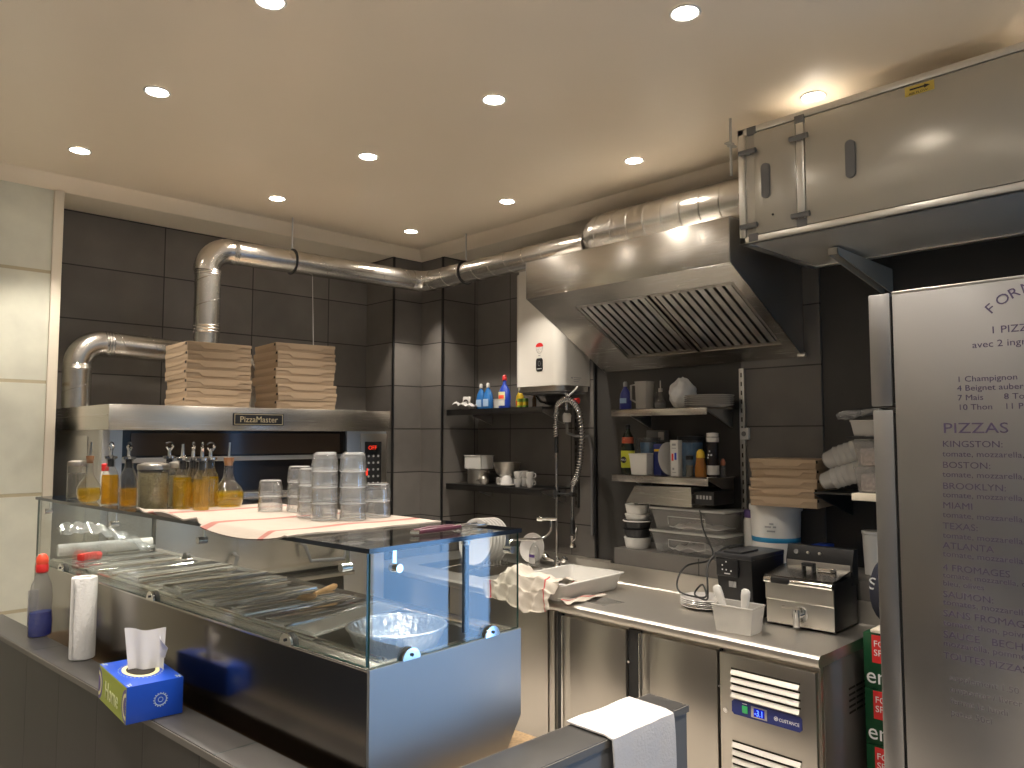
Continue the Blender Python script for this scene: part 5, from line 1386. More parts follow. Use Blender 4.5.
t = thing('white_canister', 'tall white canister between the white bucket and shelf rail', 'canister', (3.86, 2.115, ZL))
G().lathe([(0.0, 0.001), (0.042, 0.001), (0.045, 0.006), (0.045, 0.20), (0.040, 0.215)], seg=24).build('body', white_pl, t, True)
G().lathe([(0.041, 0.215), (0.043, 0.218), (0.043, 0.255), (0.0, 0.258)], seg=24).build('cap', mat('violet_cap', (0.10, 0.06, 0.20), 0.4), t, True)
t0 = len(bpy.data.objects)
pizza_stack(3.775, 1.83, ZL + 0.305, 5, 0.33, 0.31, 0.0470, R(-90 + 4), 'the short pile on the white bucket', 'pizza boxes on the white bucket')
t = thing('blue_carton', 'bright blue carton squeezed between bucket and fryer', 'carton', (3.80, 1.705, ZL))
G().box(-0.06, 0.06, -0.035, 0.035, 0.001, 0.118, 0.002).build('box', blue_pl, t, True)

# ------------------------------------------------------------------ refrigerated steel counter
fc = thing('fridge_counter', 'steel refrigerated counter with two doors and vented machine panel', 'counter', (3.28, 2.05, 0))
cx, cy0, cy1 = 2.972, 1.362, 2.735
G().box(cx + 0.02, 3.60, cy0, cy1, 0.12, 0.805).build('cabinet', steel_v, fc)
def cdoor(y0, y1):
    d_ = G().box(cx - 0.012, cx + 0.02, y0, y1, 0.14, 0.785, 0.004).build('door', steel_v, fc)
    G().box(cx - 0.004, cx + 0.006, y1 + 0.001, y1 + 0.060, 0.14, 0.785, 0.002).build('grip_channel', steel_v, d_)
    G().box(cx - 0.012, cx - 0.006, y1 + 0.052, y1 + 0.062, 0.14, 0.785, 0.001).build('grip_lip', chrome, d_)
    return d_
cdoor(1.800, 2.150); cdoor(2.285, 2.635)
for a, b in ((1.786, 1.798), (2.212, 2.282), (2.70, 2.735)):
    G().box(cx + 0.006, cx + 0.02, a, b, 0.14, 0.79).build('gasket', black_rub, fc)
for y, z in ((1.793, 0.64), (2.275, 0.64)):
    G().cyl((cx - 0.006, y, z), (cx + 0.008, y, z), 0.006, seg=10).build('hinge_pin', chrome, fc)
mp = G().box(cx - 0.014, cx + 0.02, cy0 + 0.006, 1.786, 0.14, 0.785, 0.004).build('machine_panel', steel_v, fc)
def louvres(z_top, n):
    for k in range(n):
        z = z_top - 0.031 * k
        l_ = G().prism([(cx - 0.030, z - 0.017), (cx - 0.013, z - 0.017), (cx - 0.013, z), (cx - 0.018, z)], 'y', 1.432, 1.728).build('louvre', steel_soft, mp)
        G().box(cx - 0.016, cx - 0.0135, 1.430, 1.730, z, z + 0.007).build('louvre_gap', hole_dark, l_)
louvres(0.725, 4); louvres(0.43, 7)
cp = G().prism([(1.425 + 0.010, 0.545), (1.728 - 0.010, 0.545), (1.728, 0.555), (1.728, 0.595), (1.718, 0.605), (1.435, 0.605), (1.425, 0.595), (1.425, 0.555)], 'x', cx - 0.0185, cx - 0.013).build('control_strip', navy_pl, fc)
G().box(cx - 0.0205, cx - 0.018, 1.570, 1.640, 0.553, 0.597, 0.001).build('display_frame', steel_dull, cp)
G().box(cx - 0.0215, cx - 0.020, 1.580, 1.628, 0.558, 0.592, 0.001).build('display_window', mat('deep_blue_display', (0.0, 0.005, 0.10), 0.2, emit=(0.01, 0.02, 0.5), estr=0.6), cp)
lettering('display_digits', '-3.1', cp, (cx - 0.0222, 1.624, 0.563), (0, -1, 0), (0, 0, 1), 0.034, led_blue, sx=0.75)
G().box(cx - 0.0225, cx - 0.018, 1.655, 1.680, 0.560, 0.590, 0.002).build('rocker_switch', led_green, cp)
lettering('lettering', 'CUSTANCE', cp, (cx - 0.0189, 1.520, 0.566), (0, -1, 0), (0, 0, 1), 0.018, ink_white, sx=0.92)
G().tube([(cx - 0.0187, 1.532 + 0.0075 * math.cos(a), 0.573 + 0.0075 * math.sin(a)) for a in [2 * PI * k / 18 for k in range(18)]], 0.0012, 6, closed=True).box(cx - 0.0192, cx - 0.018, 1.5285, 1.5355, 0.570, 0.576).build('logo_ring', ink_white, cp)
G().box(cx - 0.0192, cx - 0.018, 1.658, 1.680, 0.5955, 0.5985).build('switch_mark', ink_white, cp)
G().cyl((cx - 0.022, 1.757, 0.552), (cx - 0.012, 1.757, 0.552), 0.010, seg=16).build('lock', chrome, mp)
sp = G().box(cx + 0.04, 3.58, cy0 - 0.003, cy0, 0.14, 0.80, 0.001).build('side_panel', mat('grey_side_sheet', (0.22, 0.20, 0.18), 0.5, 0.4), fc)
g = G()
for r_ in range(5):
    for c_ in range(3):
        g.box(3.24 + 0.075 * c_, 3.24 + 0.075 * c_ + 0.062, cy0 - 0.0045, cy0 - 0.002, 0.66 - 0.024 * r_, 0.668 - 0.024 * r_)
g.build('vent_slots', hole_dark, sp)
for x in (cx + 0.08, 3.5):
    for y in (cy0 + 0.08, cy1 - 0.08):
        G().cyl((x, y, 0.001), (x, y, 0.13), 0.022, seg=14).build('leg', steel, fc)
# worktop with rounded nosing and upstand, running on over the sink unit
wt = thing('worktop', 'long stainless worktop with rounded front edge and upstand', 'worktop', (3.28, 2.9, 0.83))
prof = [(2.995, 0.806), (2.958, 0.806), (2.951, 0.813), (2.948, 0.826), (2.951, 0.841), (2.960, 0.849), (2.975, 0.852), (3.00, 0.850), (3.590, 0.850), (3.597, 0.856), (3.600, 0.955), (3.612, 0.955), (3.612, 0.806)]
G().prism(prof, 'y', 1.350, 3.15).build('top_sheet', steel_top, wt)
prof2 = prof[:8] + [(3.93, 0.850), (3.935, 0.90), (3.953, 0.90), (3.953, 0.806)]
G().prism(prof2, 'y', 3.1505, 3.50).prism(prof2, 'y', 4.15, 4.44).prism(prof[:8] + [(3.14, 0.85), (3.14, 0.806)], 'y', 3.50, 4.15).prism([(3.66, 0.806), (3.953, 0.806), (3.953, 0.90), (3.935, 0.90), (3.93, 0.85), (3.66, 0.85)], 'y', 3.50, 4.15).build('sink_surround', steel_top, wt)
G().box(3.14, 3.66, 3.50, 3.505, 0.58, 0.85).box(3.14, 3.66, 4.145, 4.15, 0.58, 0.85).box(3.14, 3.145, 3.5, 4.15, 0.58, 0.85).box(3.655, 3.66, 3.5, 4.15, 0.58, 0.85).box(3.14, 3.66, 3.5, 4.15, 0.575, 0.58).build('sink_bowl', steel, wt)
su = thing('sink_unit', 'plain steel sink cabinet left of the refrigerated counter', 'cabinet', (3.4, 3.6, 0))
for (y0, y1) in ((2.752, 2.79), (2.80, 3.60), (3.61, 4.43)):
    G().box(cx, cx + 0.02, y0, y1, 0.12, 0.80, 0.003).build('front_panel', steel_v, su)
G().box(cx + 0.02, 3.13, 2.752, 4.43, 0.12, 0.57).build('carcass', steel_dull, su)
G().box(cx + 0.02, 3.60, 2.745, 2.752, 0.12, 0.80).build('side_sheet', steel_dull, su)
for y in (2.80, 4.38):
    G().cyl((3.05, y, 0.001), (3.05, y, 0.13), 0.022, seg=14).build('leg', steel, su)

# rinse tap with spring hose
rt = thing('rinse_tap', 'tall chrome pre-rinse tap with spring hose behind the sink', 'tap', (3.73, 3.43, 0.85))
xx, yy = 3.73, 3.43
G().cyl((xx, yy, 0.851), (xx, yy, 1.60), 0.009, seg=14).build('riser', chrome, rt)
G().lathe([(0.028, 0.0015), (0.030, 0.006), (0.024, 0.015), (0.020, 0.05), (0.014, 0.065), (0.0, 0.066)], (xx, yy, 0.85), 20).build('base', chrome, rt)
for e in (-1, 1):
    b = G().cyl((xx, yy, 0.885), (xx - 0.02, yy + e * 0.070, 0.900), 0.011, 0.014, seg=12).build('valve', chrome, rt)
    G().lathe([(0.0, 0.0), (0.020, 0.002), (0.023, 0.02), (0.018, 0.034), (0.0, 0.036)], seg=14, M=Matrix.Translation((xx - 0.02, yy + e * 0.070, 0.898)) @ Matrix.Rotation(R(-45 * e), 4, 'X')).build('handle', chrome, b)
G().tube([(xx, yy, 1.59), (xx, yy, 1.66), (xx, yy, 1.70)], 0.013, 12).build('hose_ferrule', black_rub, rt)
# arched hose: up, over and down to the hand spray; in the plane x ~ const, towards -y
hose = []
n = 60
P = [(xx, 3.43, 1.69), (xx, 3.435, 1.80), (xx - 0.02, 3.395, 1.905), (xx - 0.02, 3.30, 1.935), (xx - 0.02, 3.22, 1.86), (xx - 0.02, 3.195, 1.72), (xx - 0.02, 3.205, 1.58), (xx - 0.02, 3.235, 1.46), (xx - 0.02, 3.275, 1.385)]
def catmull(P, n):
    out = []
    Q = [Vector(p) for p in P]; Q = [Q[0] * 2 - Q[1]] + Q + [Q[-1] * 2 - Q[-2]]
    m = len(P) - 1
    for k in range(n + 1):
        t = m * k / n; i = min(int(t), m - 1); f = t - i
        a, b, c, d = Q[i], Q[i + 1], Q[i + 2], Q[i + 3]
        out.append(0.5 * ((2 * b) + (c - a) * f + (2 * a - 5 * b + 4 * c - d) * f * f + (3 * b - a - 3 * c + d) * f ** 3))
    return out
hc = catmull(P, 80)
G().tube(hc, 0.009, 10).build('hose', grey_pl, rt)
hc2 = catmull(P, 620)
sp = []
u_ = Vector((1, 0, 0))
for k, p in enumerate(hc2):
    t_ = (hc2[min(k + 1, len(hc2) - 1)] - hc2[max(k - 1, 0)]).normalized()
    b_ = t_.cross(u_).normalized()
    a = 2 * PI * k / 11.0
    sp.append(p + (u_ * math.cos(a) + b_ * math.sin(a)) * 0.0185)
G().tube(sp, 0.0034, 5).build('spring', chrome, rt, angle=80)
G().tube([(xx, yy, 1.325), (xx - 0.01, 3.38, 1.325), (xx - 0.02, 3.28, 1.33)], 0.008, 10).box(xx - 0.018, xx + 0.018, yy - 0.018, yy + 0.018, 1.305, 1.345, 0.004).box(xx - 0.036, xx - 0.004, 3.262, 3.294, 1.315, 1.345, 0.004).build('hose_bracket', black_rub, rt)
G().tube([(xx - 0.02, 3.275, 1.385), (xx - 0.02, 3.278, 1.25), (xx - 0.02, 3.275, 1.12)], [0.010, 0.009, 0.011], 12).build('spray_stem', chrome, rt)
G().cyl((xx - 0.02, 3.276, 1.17), (xx - 0.02, 3.275, 1.08), 0.014, 0.016, seg=14).build('spray_grip', black_rub, rt)
hs = G().lathe([(0.0, 0.0), (0.022, 0.002), (0.024, 0.014), (0.012, 0.03), (0.014, 0.075), (0.0, 0.077)], (xx - 0.022, 3.275, 0.995), 18).build('spray_head', chrome, rt)
G().tube([(xx - 0.035, 3.27, 1.03), (xx - 0.05, 3.225, 1.06), (xx - 0.055, 3.215, 1.13)], 0.006, 8).build('trigger', chrome, hs)
b = G().cyl((xx, yy, 1.16), (xx - 0.07, yy + 0.075, 1.16), 0.011, seg=12).build('side_arm', chrome, rt)
G().cyl((xx - 0.065, yy + 0.070, 1.16), (xx - 0.09, yy + 0.095, 1.16), 0.017, 0.014, seg=14).build('arm_knob', chrome, b)
G().tube(catmull([(xx - 0.02, yy + 0.03, 1.15), (xx - 0.03, yy + 0.03, 1.08), (xx - 0.09, yy + 0.06, 1.035), (xx - 0.19, yy + 0.12, 1.035), (xx - 0.26, yy + 0.16, 1.03), (xx - 0.275, yy + 0.17, 0.985), (xx - 0.275, yy + 0.17, 0.955)], 30), 0.009, 10).build('swing_spout', chrome, rt)

# plates draining beside the sink
pr = None
for k in range(6):
    lab = 'large white plate standing in the draining rack, %s' % ('nearest the room', 'second from the room', 'third from the room', 'fourth from the room', 'fifth from the room', 'last against the wall')[k]
    loc = (3.36 + 0.024 * k, 3.80 - 0.006 * k, 0.863)
    if pr is None:
        pr = thing('drying_plate', lab, 'plate', loc, R(4), 'plates in the draining rack')
        Mp = Matrix.Translation((0, 0, 0.150)) @ Matrix.Rotation(R(-80), 4, 'Y')
        G().lathe([(0.0, -0.004), (0.10, -0.004), (0.106, -0.001), (0.146, 0.010), (0.150, 0.013), (0.146, 0.015), (0.104, 0.004), (0.0, 0.0)], seg=48, M=Mp).build('dish', china, pr, True)
    else:
        dup(pr, loc, R(4), lab)
t = thing('draining_rack', 'low wire draining rack holding the large white plates', 'rack', (3.4, 3.9, 0.851))
g = G()
for e in (-0.10, 0.10):
    g.tube([(3.30, 3.80 + e, 0.862), (3.60, 3.77 + e, 0.862)], 0.004, 8)
for k in range(8):
    x = 3.325 + 0.024 * k; y = 3.80 - 0.006 * k
    g.tube([(x, y + 0.11, 0.862), (x, y + 0.11, 0.90), (x, y + 0.09, 0.862), (x, y - 0.09, 0.862), (x, y - 0.11, 0.90), (x, y - 0.11, 0.862)], 0.0025, 6)
g.build('wire_frame', chrome, t)
for x, y in ((3.14, 3.90), (3.14, 3.70), (3.66, 3.87), (3.66, 3.67)):
    G().tube([(x, y, 0.852), (x + (0.17 if x < 3.4 else -0.07), y, 0.862)], 0.004, 8).build('foot', chrome, t)
plate_l = thing('leaning_plate', 'single white plate leaning by the sink behind the white detergent', 'plate', (3.74, 3.66, 0.852), R(10))
Mp = Matrix.Translation((0, 0, 0.098)) @ Matrix.Rotation(R(-78), 4, 'Y')
G().lathe([(0.0, -0.004), (0.062, -0.004), (0.066, -0.001), (0.096, 0.009), (0.099, 0.011), (0.095, 0.013), (0.064, 0.004), (0.0, 0.0)], seg=40, M=Mp).build('dish', china, plate_l, True)
handled_bottle('clear detergent bottle with purple and white label by the sink', (3.68, 3.585, 0.851), clear_pl, 0.92, white_pl, lab=[('label', white_pl, 0.015, 0.055, 1.3, 0.001), ('label', mat('violet_label', (0.12, 0.06, 0.25), 0.4), 0.058, 0.020, 1.2, 0.0015)])

# white tray on the worktop
tr = thing('white_tray', 'large white plastic dough tray on the worktop beside the sink', 'tray', (3.2, 2.87, 0.8505), R(3))
def ring4(a, b, z, r_=0.03, n=4):
    P = []
    for (sx_, sy_, a0) in ((1, 1, 0), (-1, 1, PI / 2), (-1, -1, PI), (1, -1, 1.5 * PI)):
        for k in range(n + 1):
            an = a0 + PI / 2 * k / n
            P.append((sx_ * (a - r_) + r_ * math.cos(an), sy_ * (b - r_) + r_ * math.sin(an), z))
    return P
vs = ring4(0.245, 0.165, 0.002) + ring4(0.268, 0.188, 0.085) + ring4(0.280, 0.200, 0.086) + ring4(0.280, 0.200, 0.092) + ring4(0.262, 0.182, 0.092) + ring4(0.242, 0.162, 0.008)
n = 20
fs = [list(range(n))[::-1], [5 * n + i for i in range(n)]]
for a in range(5):
    for i in range(n):
        j = (i + 1) % n
        fs.append([a * n + i, a * n + j, (a + 1) * n + j, (a + 1) * n + i])
G().raw(vs, fs).build('tray_body', white_pl, tr, True)
G().lathe([(0.0, 0.0085), (0.075, 0.0085), (0.075, 0.0095), (0.0, 0.0095)], (0.05, -0.02, 0), 28, sx=1.0, sy=0.55).build('recess_mark', grey_pl, tr, True)
t = thing('tea_towel', 'crumpled cream tea towel with red stripes draped over the tray corner and worktop edge', 'towel', (2.98, 2.88, 0.852))
def crumple(u, v):
    # u from the right end (0) to the left end (1); v from inside the tray (0) over its front rim to the hanging hem (1)
    y = 2.690 + 0.50 * u + 0.02 * math.sin(7 * v + 2)
    keys = [(0.00, 3.17 - 0.08 * math.sin(PI * u), 0.900), (0.16, 3.06, 0.935), (0.36, 2.945, 0.962), (0.46, 2.912, 0.955), (0.62, 2.902, 0.885), (1.00, 2.912, 0.772)]
    if u > 0.80:                                     # past the tray the cloth slumps to the worktop
        q = min(1, (u - 0.80) / 0.16)
        keys = [(a, x_ + q * 0.05 * (a < 0.4), z_ + q * ((0.872 + 0.05 * (1 - q)) - z_ if a < 0.5 else 0.0)) for a, x_, z_ in keys]
    for (a, xa, za_), (b, xb_, zb__) in zip(keys, keys[1:]):
        if a <= v <= b:
            k = (v - a) / (b - a); k = k * k * (3 - 2 * k)
            x = xa + (xb_ - xa) * k; z = za_ + (zb__ - za_) * k
            break
    hem = 0.30 + 0.70 * abs(math.sin(PI * (0.10 + 0.95 * u))) * (0.55 + 0.45 * math.exp(-((u - 0.34) / 0.16) ** 2))
    if v > 0.46:
        w = (v - 0.46) / 0.54
        z = 0.955 - (0.955 - z) * (0.55 + 0.45 * hem) if u <= 0.80 else z + 0.06 * (1 - hem) * w
        x -= 0.020 * w * math.sin(17 * u + 1.0) ** 2 + 0.010 * w
    peak = 0.050 * math.exp(-((u - 0.66) / 0.07) ** 2) * math.exp(-((v - 0.22) / 0.22) ** 2)
    fold = 0.010 * math.sin(15 * u + 9 * v) + 0.006 * math.sin(31 * u - 13 * v) + 0.004 * math.sin(47 * v + 20 * u)
    return (x - 0.35 * fold * (v > 0.46), y + 0.4 * fold, z + peak + (0.014 + fold) * (1 - 0.5 * v))
def tail(u, v):
    # flat end of the towel running along the right wall of the tray
    x = 2.925 + 0.34 * u
    y = 2.690 - 0.025 * u - (0.085 - 0.055 * u) * v
    return (x, y, 0.8545 + 0.006 * (1 + math.sin(13 * u + 6 * v)) * (1 - 0.6 * u) + 0.012 * (1 - v) * (1 - u))
G().sheet(64, 48, crumple, 0.003).sheet(24, 8, tail, 0.003).build('cloth', towel_t, t, angle=70)
tag(G().sheet(10, 8, lambda u, v: (3.06 + 0.14 * u + 0.02 * v, 2.50 + 0.20 * v - 0.03 * u, 0.8515 + 0.0008 * math.sin(5 * u + 4 * v)), 0.0008).build('paper_sheet', film_pl), 'thin translucent sheet lying on the worktop before the tray', 'sheet')

# plates, bin with scoops, printer, cable, fryer
plate_stack('of the worktop pile behind the scoop bin', (3.40, 2.125, 0.8508), 0.122, 5, 0.0085, 'serving_plate', 'plates on the worktop')
t = thing('scoop_bin', 'open white plastic bin with two white handles sticking out, on the worktop edge', 'bin', (3.085, 1.765, 0.8508), R(4))
open_bin(t, 0.125, 0.188, 0.115, frost_pl, 0.84)
for (y, tilt, ln) in ((0.040, 20, 0.190), (-0.020, -6, 0.182)):
    tag_ = thing('scoop', 'white plastic scoop handle in the worktop bin, %s' % ('the left one leaning left' if y > 0 else 'the right upright one'), 'scoop', (3.085, 1.765 + y, 0.858), R(4))
    M = Matrix.Rotation(R(-tilt), 4, 'X')
    G().lathe([(0.0, 0.03), (0.015, 0.034), (0.016, 0.09), (0.021, 0.150), (0.020, ln - 0.010), (0.012, ln - 0.002), (0.0, ln)], seg=16, sx=0.55, M=M).build('handle', white_pl, tag_, True)
    G().lathe([(0.0, 0.0), (0.024, 0.008), (0.027, 0.03), (0.014, 0.045), (0.0, 0.048)], seg=16, sx=0.8, M=M).build('scoop_bowl', white_pl, tag_, True)
t = thing('black_machine', 'black ticket machine with small lit symbols beside the fryer', 'machine', (3.40, 1.88, 0.8508))
g = G()
px0, px1, py0, py1 = 3.27, 3.585, 1.800, 1.985
g.raw([(px0 + 0.03, py0 + 0.01, 0.852), (px0 + 0.03, py1 - 0.01, 0.852), (px1, py1 - 0.01, 0.852), (px1, py0 + 0.01, 0.852),
       (px0, py0, 1.128), (px0, py1, 1.128), (px1, py1, 1.128), (px1, py0, 1.128)], [[0, 1, 2, 3], [4, 7, 6, 5], [0, 4, 5, 1], [1, 5, 6, 2], [2, 6, 7, 3], [3, 7, 4, 0]])
g.build('housing', black_pl, t, smooth=False)
G().box(px0 - 0.006, px1, py0 - 0.004, py1 + 0.004, 1.128, 1.150, 0.004).build('top_cover', mat('charcoal_plastic', (0.03, 0.03, 0.032), 0.3), t)
G().box(px0 + 0.02, px0 + 0.18, py0 + 0.06, py1 - 0.03, 1.150, 1.160, 0.003).build('paper_cover', MATS['charcoal_plastic'], t)
fp = G().box(px0 - 0.007, px0 + 0.004, py0 + 0.065, py1 - 0.008, 1.045, 1.124, 0.002).build('front_panel', black_pl, t)
g = G()
for (y, z) in ((1.945, 1.095), (1.925, 1.075), (1.945, 1.075), (1.900, 1.072), (1.925, 1.112)):
    g.box(px0 - 0.0082, px0 - 0.0065, y - 0.003, y + 0.003, z - 0.003, z + 0.003)
g.box(px0 - 0.0082, px0 - 0.0065, 1.905, 1.935, 1.056, 1.060)
g.build('symbol_print', ink_white, fp)
g = G()
for k in range(3):
    g.box(px0 + 0.0085, px0 + 0.014, 1.885 + 0.013 * k, 1.896 + 0.013 * k, 0.995, 1.022)
g.build('port_label', ink_grey, t)
tag(G().tube(catmull([(3.64, 2.30, 1.30), (3.61, 2.26, 1.20), (3.60, 2.20, 1.09), (3.56, 2.21, 1.05), (3.46, 2.27, 1.03), (3.40, 2.285, 0.97), (3.36, 2.25, 0.915), (3.32, 2.12, 0.912), (3.32, 2.07, 0.925), (3.37, 2.12, 0.965),
    (3.39, 2.17, 0.93), (3.35, 2.15, 0.912), (3.29, 2.05, 0.915), (3.27, 2.03, 0.97), (3.33, 2.06, 1.08), (3.43, 2.03, 1.15), (3.49, 1.96, 1.165)], 140), 0.0048, 8).build('black_cable', black_rub),
    'looped black cable hanging over the plate pile beside the black machine', 'cable')
fy = thing('deep_fryer', 'steel countertop deep fryer with drain tap and lid at the counter end', 'fryer', (3.452, 1.604, 0.8508), R(2))
fw, fd = 0.154, 0.130
g = G().box(-fd, fd, -fw, fw, 0.006, 0.215, 0.003); g.build('casing', black_pl, fy, True)
G().box(-fd - 0.004, -fd, -fw + 0.001, fw - 0.001, 0.010, 0.110, 0.002).build('front_sheet', steel_soft, fy, True)
G().prism([(-fd - 0.004, 0.110), (-fd - 0.010, 0.118), (-fd - 0.010, 0.212), (-fd, 0.212), (-fd, 0.110)], 'y', -fw + 0.001, fw - 0.001).build('front_sheet', steel_soft, fy, True)
G().cyl((-fd - 0.014, -fw, 0.200), (-fd - 0.014, fw, 0.200), 0.014, seg=16).build('front_rail', chrome, fy, True)
G().box(-fd - 0.036, -fd - 0.005, fw - 0.12, fw - 0.035, 0.190, 0.216, 0.006).box(-fd - 0.022, -fd + 0.02, fw - 0.20, fw - 0.11, 0.205, 0.217, 0.003).build('basket_grip', black_pl, fy, True)
ld = G().raw([(-fd - 0.012, -fw, 0.216), (-fd - 0.012, fw, 0.216), (fd - 0.06, fw, 0.240), (fd - 0.06, -fw, 0.240), (-fd - 0.012, -fw, 0.222), (-fd - 0.012, fw, 0.222), (fd - 0.06, fw, 0.246), (fd - 0.06, -fw, 0.246)],
             [[0, 3, 2, 1], [4, 5, 6, 7], [0, 1, 5, 4], [1, 2, 6, 5], [2, 3, 7, 6], [3, 0, 4, 7]]).build('lid', mat('lid_steel', (0.42, 0.40, 0.37), 0.22, 1.0), fy, True, smooth=False)
G().box(-0.045, -0.005, -0.028, 0.028, 0.262, 0.276, 0.006).box(-0.04, -0.01, -0.028, -0.018, 0.232, 0.270, 0.002).box(-0.04, -0.01, 0.018, 0.028, 0.232, 0.270, 0.002).build('lid_handle', black_pl, ld, True)
G().tube([(0.0, -0.03, 0.246), (0.01, -0.095, 0.248)], 0.005, 8).box(-0.002, 0.022, -0.108, -0.085, 0.240, 0.256, 0.003).build('lid_latch', chrome, ld, True)
hb = G().prism([(fd - 0.06, 0.18), (fd + 0.01, 0.18), (fd + 0.01, 0.335), (fd - 0.035, 0.335), (fd - 0.06, 0.27)], 'y', -fw - 0.004, fw - 0.006).build('control_head', black_pl, fy, True)
G().box(fd - 0.064, fd - 0.0605, -fw + 0.004, fw - 0.012, 0.215, 0.268, 0.001).build('head_plate', steel_soft, hb, True)
for y in (0.10, 0.045, -0.01):
    G().cyl((fd - 0.058, y, 0.307), (fd - 0.044, y, 0.302), 0.011 if y > 0.05 else 0.006, seg=14).build('control_knob', steel if y < .05 else grey_pl, hb, True)
tp_ = G().cyl((-fd - 0.003, -0.005, 0.062), (-fd - 0.014, -0.005, 0.062), 0.036, seg=24).cyl((-fd - 0.012, -0.005, 0.062), (-fd - 0.050, -0.005, 0.062), 0.015, seg=14).build('tap_flange', chrome, fy, True)
G().cyl((-fd - 0.045, -0.005, 0.092), (-fd - 0.045, -0.005, 0.014), 0.017, 0.015, seg=16).build('drain_tap', chrome, tp_, True)
G().box(-fd - 0.052, -fd - 0.038, -0.016, 0.062, 0.090, 0.100, 0.003).build('tap_lever', steel, tp_, True)
for (x, y) in ((-0.1, -0.12), (-0.1, 0.12), (0.1, -0.12), (0.1, 0.12)):
    G().cyl((x, y, 0.0), (x, y, 0.008), 0.012, seg=10).build('foot', black_rub, fy, True)

# ------------------------------------------------------------------ right-hand corner: cups, tubs, cartons
t = thing('corner_shelf', 'pale shelf board beside the fridge carrying tubs of diced ham', 'shelf', (3.7, 1.35, 1.44))
G().box(3.36, 3.955, 1.12, 1.375, 1.425, 1.455, 0.003).build('board', cream_trim, t)
G().box(3.62, 3.955, 1.36, 1.66, 1.425, 1.432, 0.002).build('board_extension', black_paint, t)
for y in (1.16, 1.62):
    G().prism([(3.55, 1.424), (3.965, 1.424), (3.965, 1.30)], 'y', y - 0.006, y + 0.006).build('bracket', black_pl, t)
for k, lab in enumerate(('lower clear tub of diced ham on the pale shelf', 'upper clear tub of diced ham stacked by the fridge')):
    t = thing('ham_tub', lab, 'tub', (3.46, 1.305, 1.4555 + 0.112 * k), 0, 'tubs of diced ham')
    open_bin(t, 0.14, 0.135, 0.108, clear_pl, 0.80)
    G().box(-0.052, 0.052, -0.05, 0.05, 0.006, 0.082, 0.012).build('diced_ham', ham, t, True)
cf = None
for k, (loc, lab) in enumerate((((3.66, 1.485, 1.528), 'lower row of nested clear plastic cups pointing left'), ((3.67, 1.475, 1.632), 'upper row of nested clear plastic cups pointing left'))):
    t = thing('nested_cups', lab, 'cups', loc, 0, 'rows of nested plastic cups')
    M = Matrix.Rotation(R(-4), 4, 'X') @ Matrix.Rotation(R(-106 if k else -104), 4, 'X')
    g = G()
    prof = [(0.0, 0.150), (0.034, 0.150), (0.040, 0.145), (0.0495, 0.095)]
    for q in range(7):
        prof += [(0.0525, 0.090 - 0.028 * q), (0.0505, 0.086 - 0.028 * q), (0.0500, 0.070 - 0.028 * q)]
    prof = [(r_, z) for r_, z in prof][::-1]
    g.lathe(prof, seg=28, M=M)
    g.build('cups', cup_pl, t, True)
    G().tube([tuple(M @ Vector((0.033 * math.cos(a), 0.033 * math.sin(a), 0.1505))) for a in [2 * PI * q / 24 for q in range(24)]], 0.002, 6, closed=True).build('base_ring', frost_pl, t, True)
t = thing('wrapped_lids', 'bag of clear plastic lids on top near the fridge door', 'lids', (3.46, 1.31, 1.700))
open_bin(t, 0.15, 0.14, 0.065, frost_pl, 0.85)
G().sheet(16, 10, lambda u, v: (-0.07 + 0.14 * v, -0.07 + 0.20 * u, 0.075 + 0.022 * math.sin(2.5 * u + 0.6) + 0.006 * math.sin(14 * v + 9 * u)), 0.02).build('film_bag', film_pl, t, True, angle=80)
t = thing('upper_board', 'thin dark board under the bag of plastic lids', 'shelf', (3.7, 1.3, 1.685))
G().box(3.38, 3.955, 1.12, 1.40, 1.686, 1.698, 0.002).build('board', black_pl, t)
t = thing('white_pot', 'white printed pot behind the fryer beside the fridge', 'pot', (3.80, 1.455, 1.0455))
G().lathe([(0.0, 0.001), (0.042, 0.001), (0.050, 0.19), (0.053, 0.192), (0.053, 0.205), (0.0, 0.206)], seg=26).build('pot', white_pl, t, True)
G().shell([(0.0478, 0.11), (0.0500, 0.17)], seg=26).build('print', ink_grey, t, True) if False else None
cf = None
for k in range(4):
    nm = ['bottom', 'second', 'third', 'top'][k]
    lab = 'green beer carton, %s of the pile between counter and fridge' % nm
    loc = (3.455, 1.178, 0.002 + 0.2235 * k)
    if cf is None:
        cf = thing('beer_carton', lab, 'carton', loc, 0, 'beer cartons by the fridge')
        G().box(-0.16, 0.16, -0.125, 0.14, 0, 0.222, 0.004).build('carton', green_carton, cf, True)
        b = G().box(-0.1615, -0.1598, 0.030, 0.105, 0.105, 0.216).build('red_patch', red_pl, cf, True)
        mw = world(cf)
        lettering('lettering', 'FOR\nSPE', b, tuple(mw @ Vector((-0.1622, 0.098, 0.170))), (0, -1, 0), (0, 0, 1), 0.036, ink_white)
        lettering('lettering', 'en', cf, tuple(mw @ Vector((-0.1612, 0.132, 0.022))), (0, -1, 0), (0, 0, 1), 0.090, ink_white)
    else:
        dup(cf, loc, 0, lab)
t = thing('dark_apron', 'dark navy bag with white letter hanging by the fridge', 'bag', (3.44, 1.262, 0.912))
bm_ = bmesh.new(); bmesh.ops.create_icosphere(bm_, subdivisions=3, radius=1)
for v in bm_.verts:
    v.co = Vector((v.co.x * 0.10, v.co.y * 0.072, 0.135 + v.co.z * 0.13 * (1 + 0.08 * math.sin(5 * v.co.y + 4 * v.co.x))))
G().bm(bm_).build('bag', mat('navy_cloth', (0.012, 0.014, 0.028), 0.8), t, True)
mw = world(t)
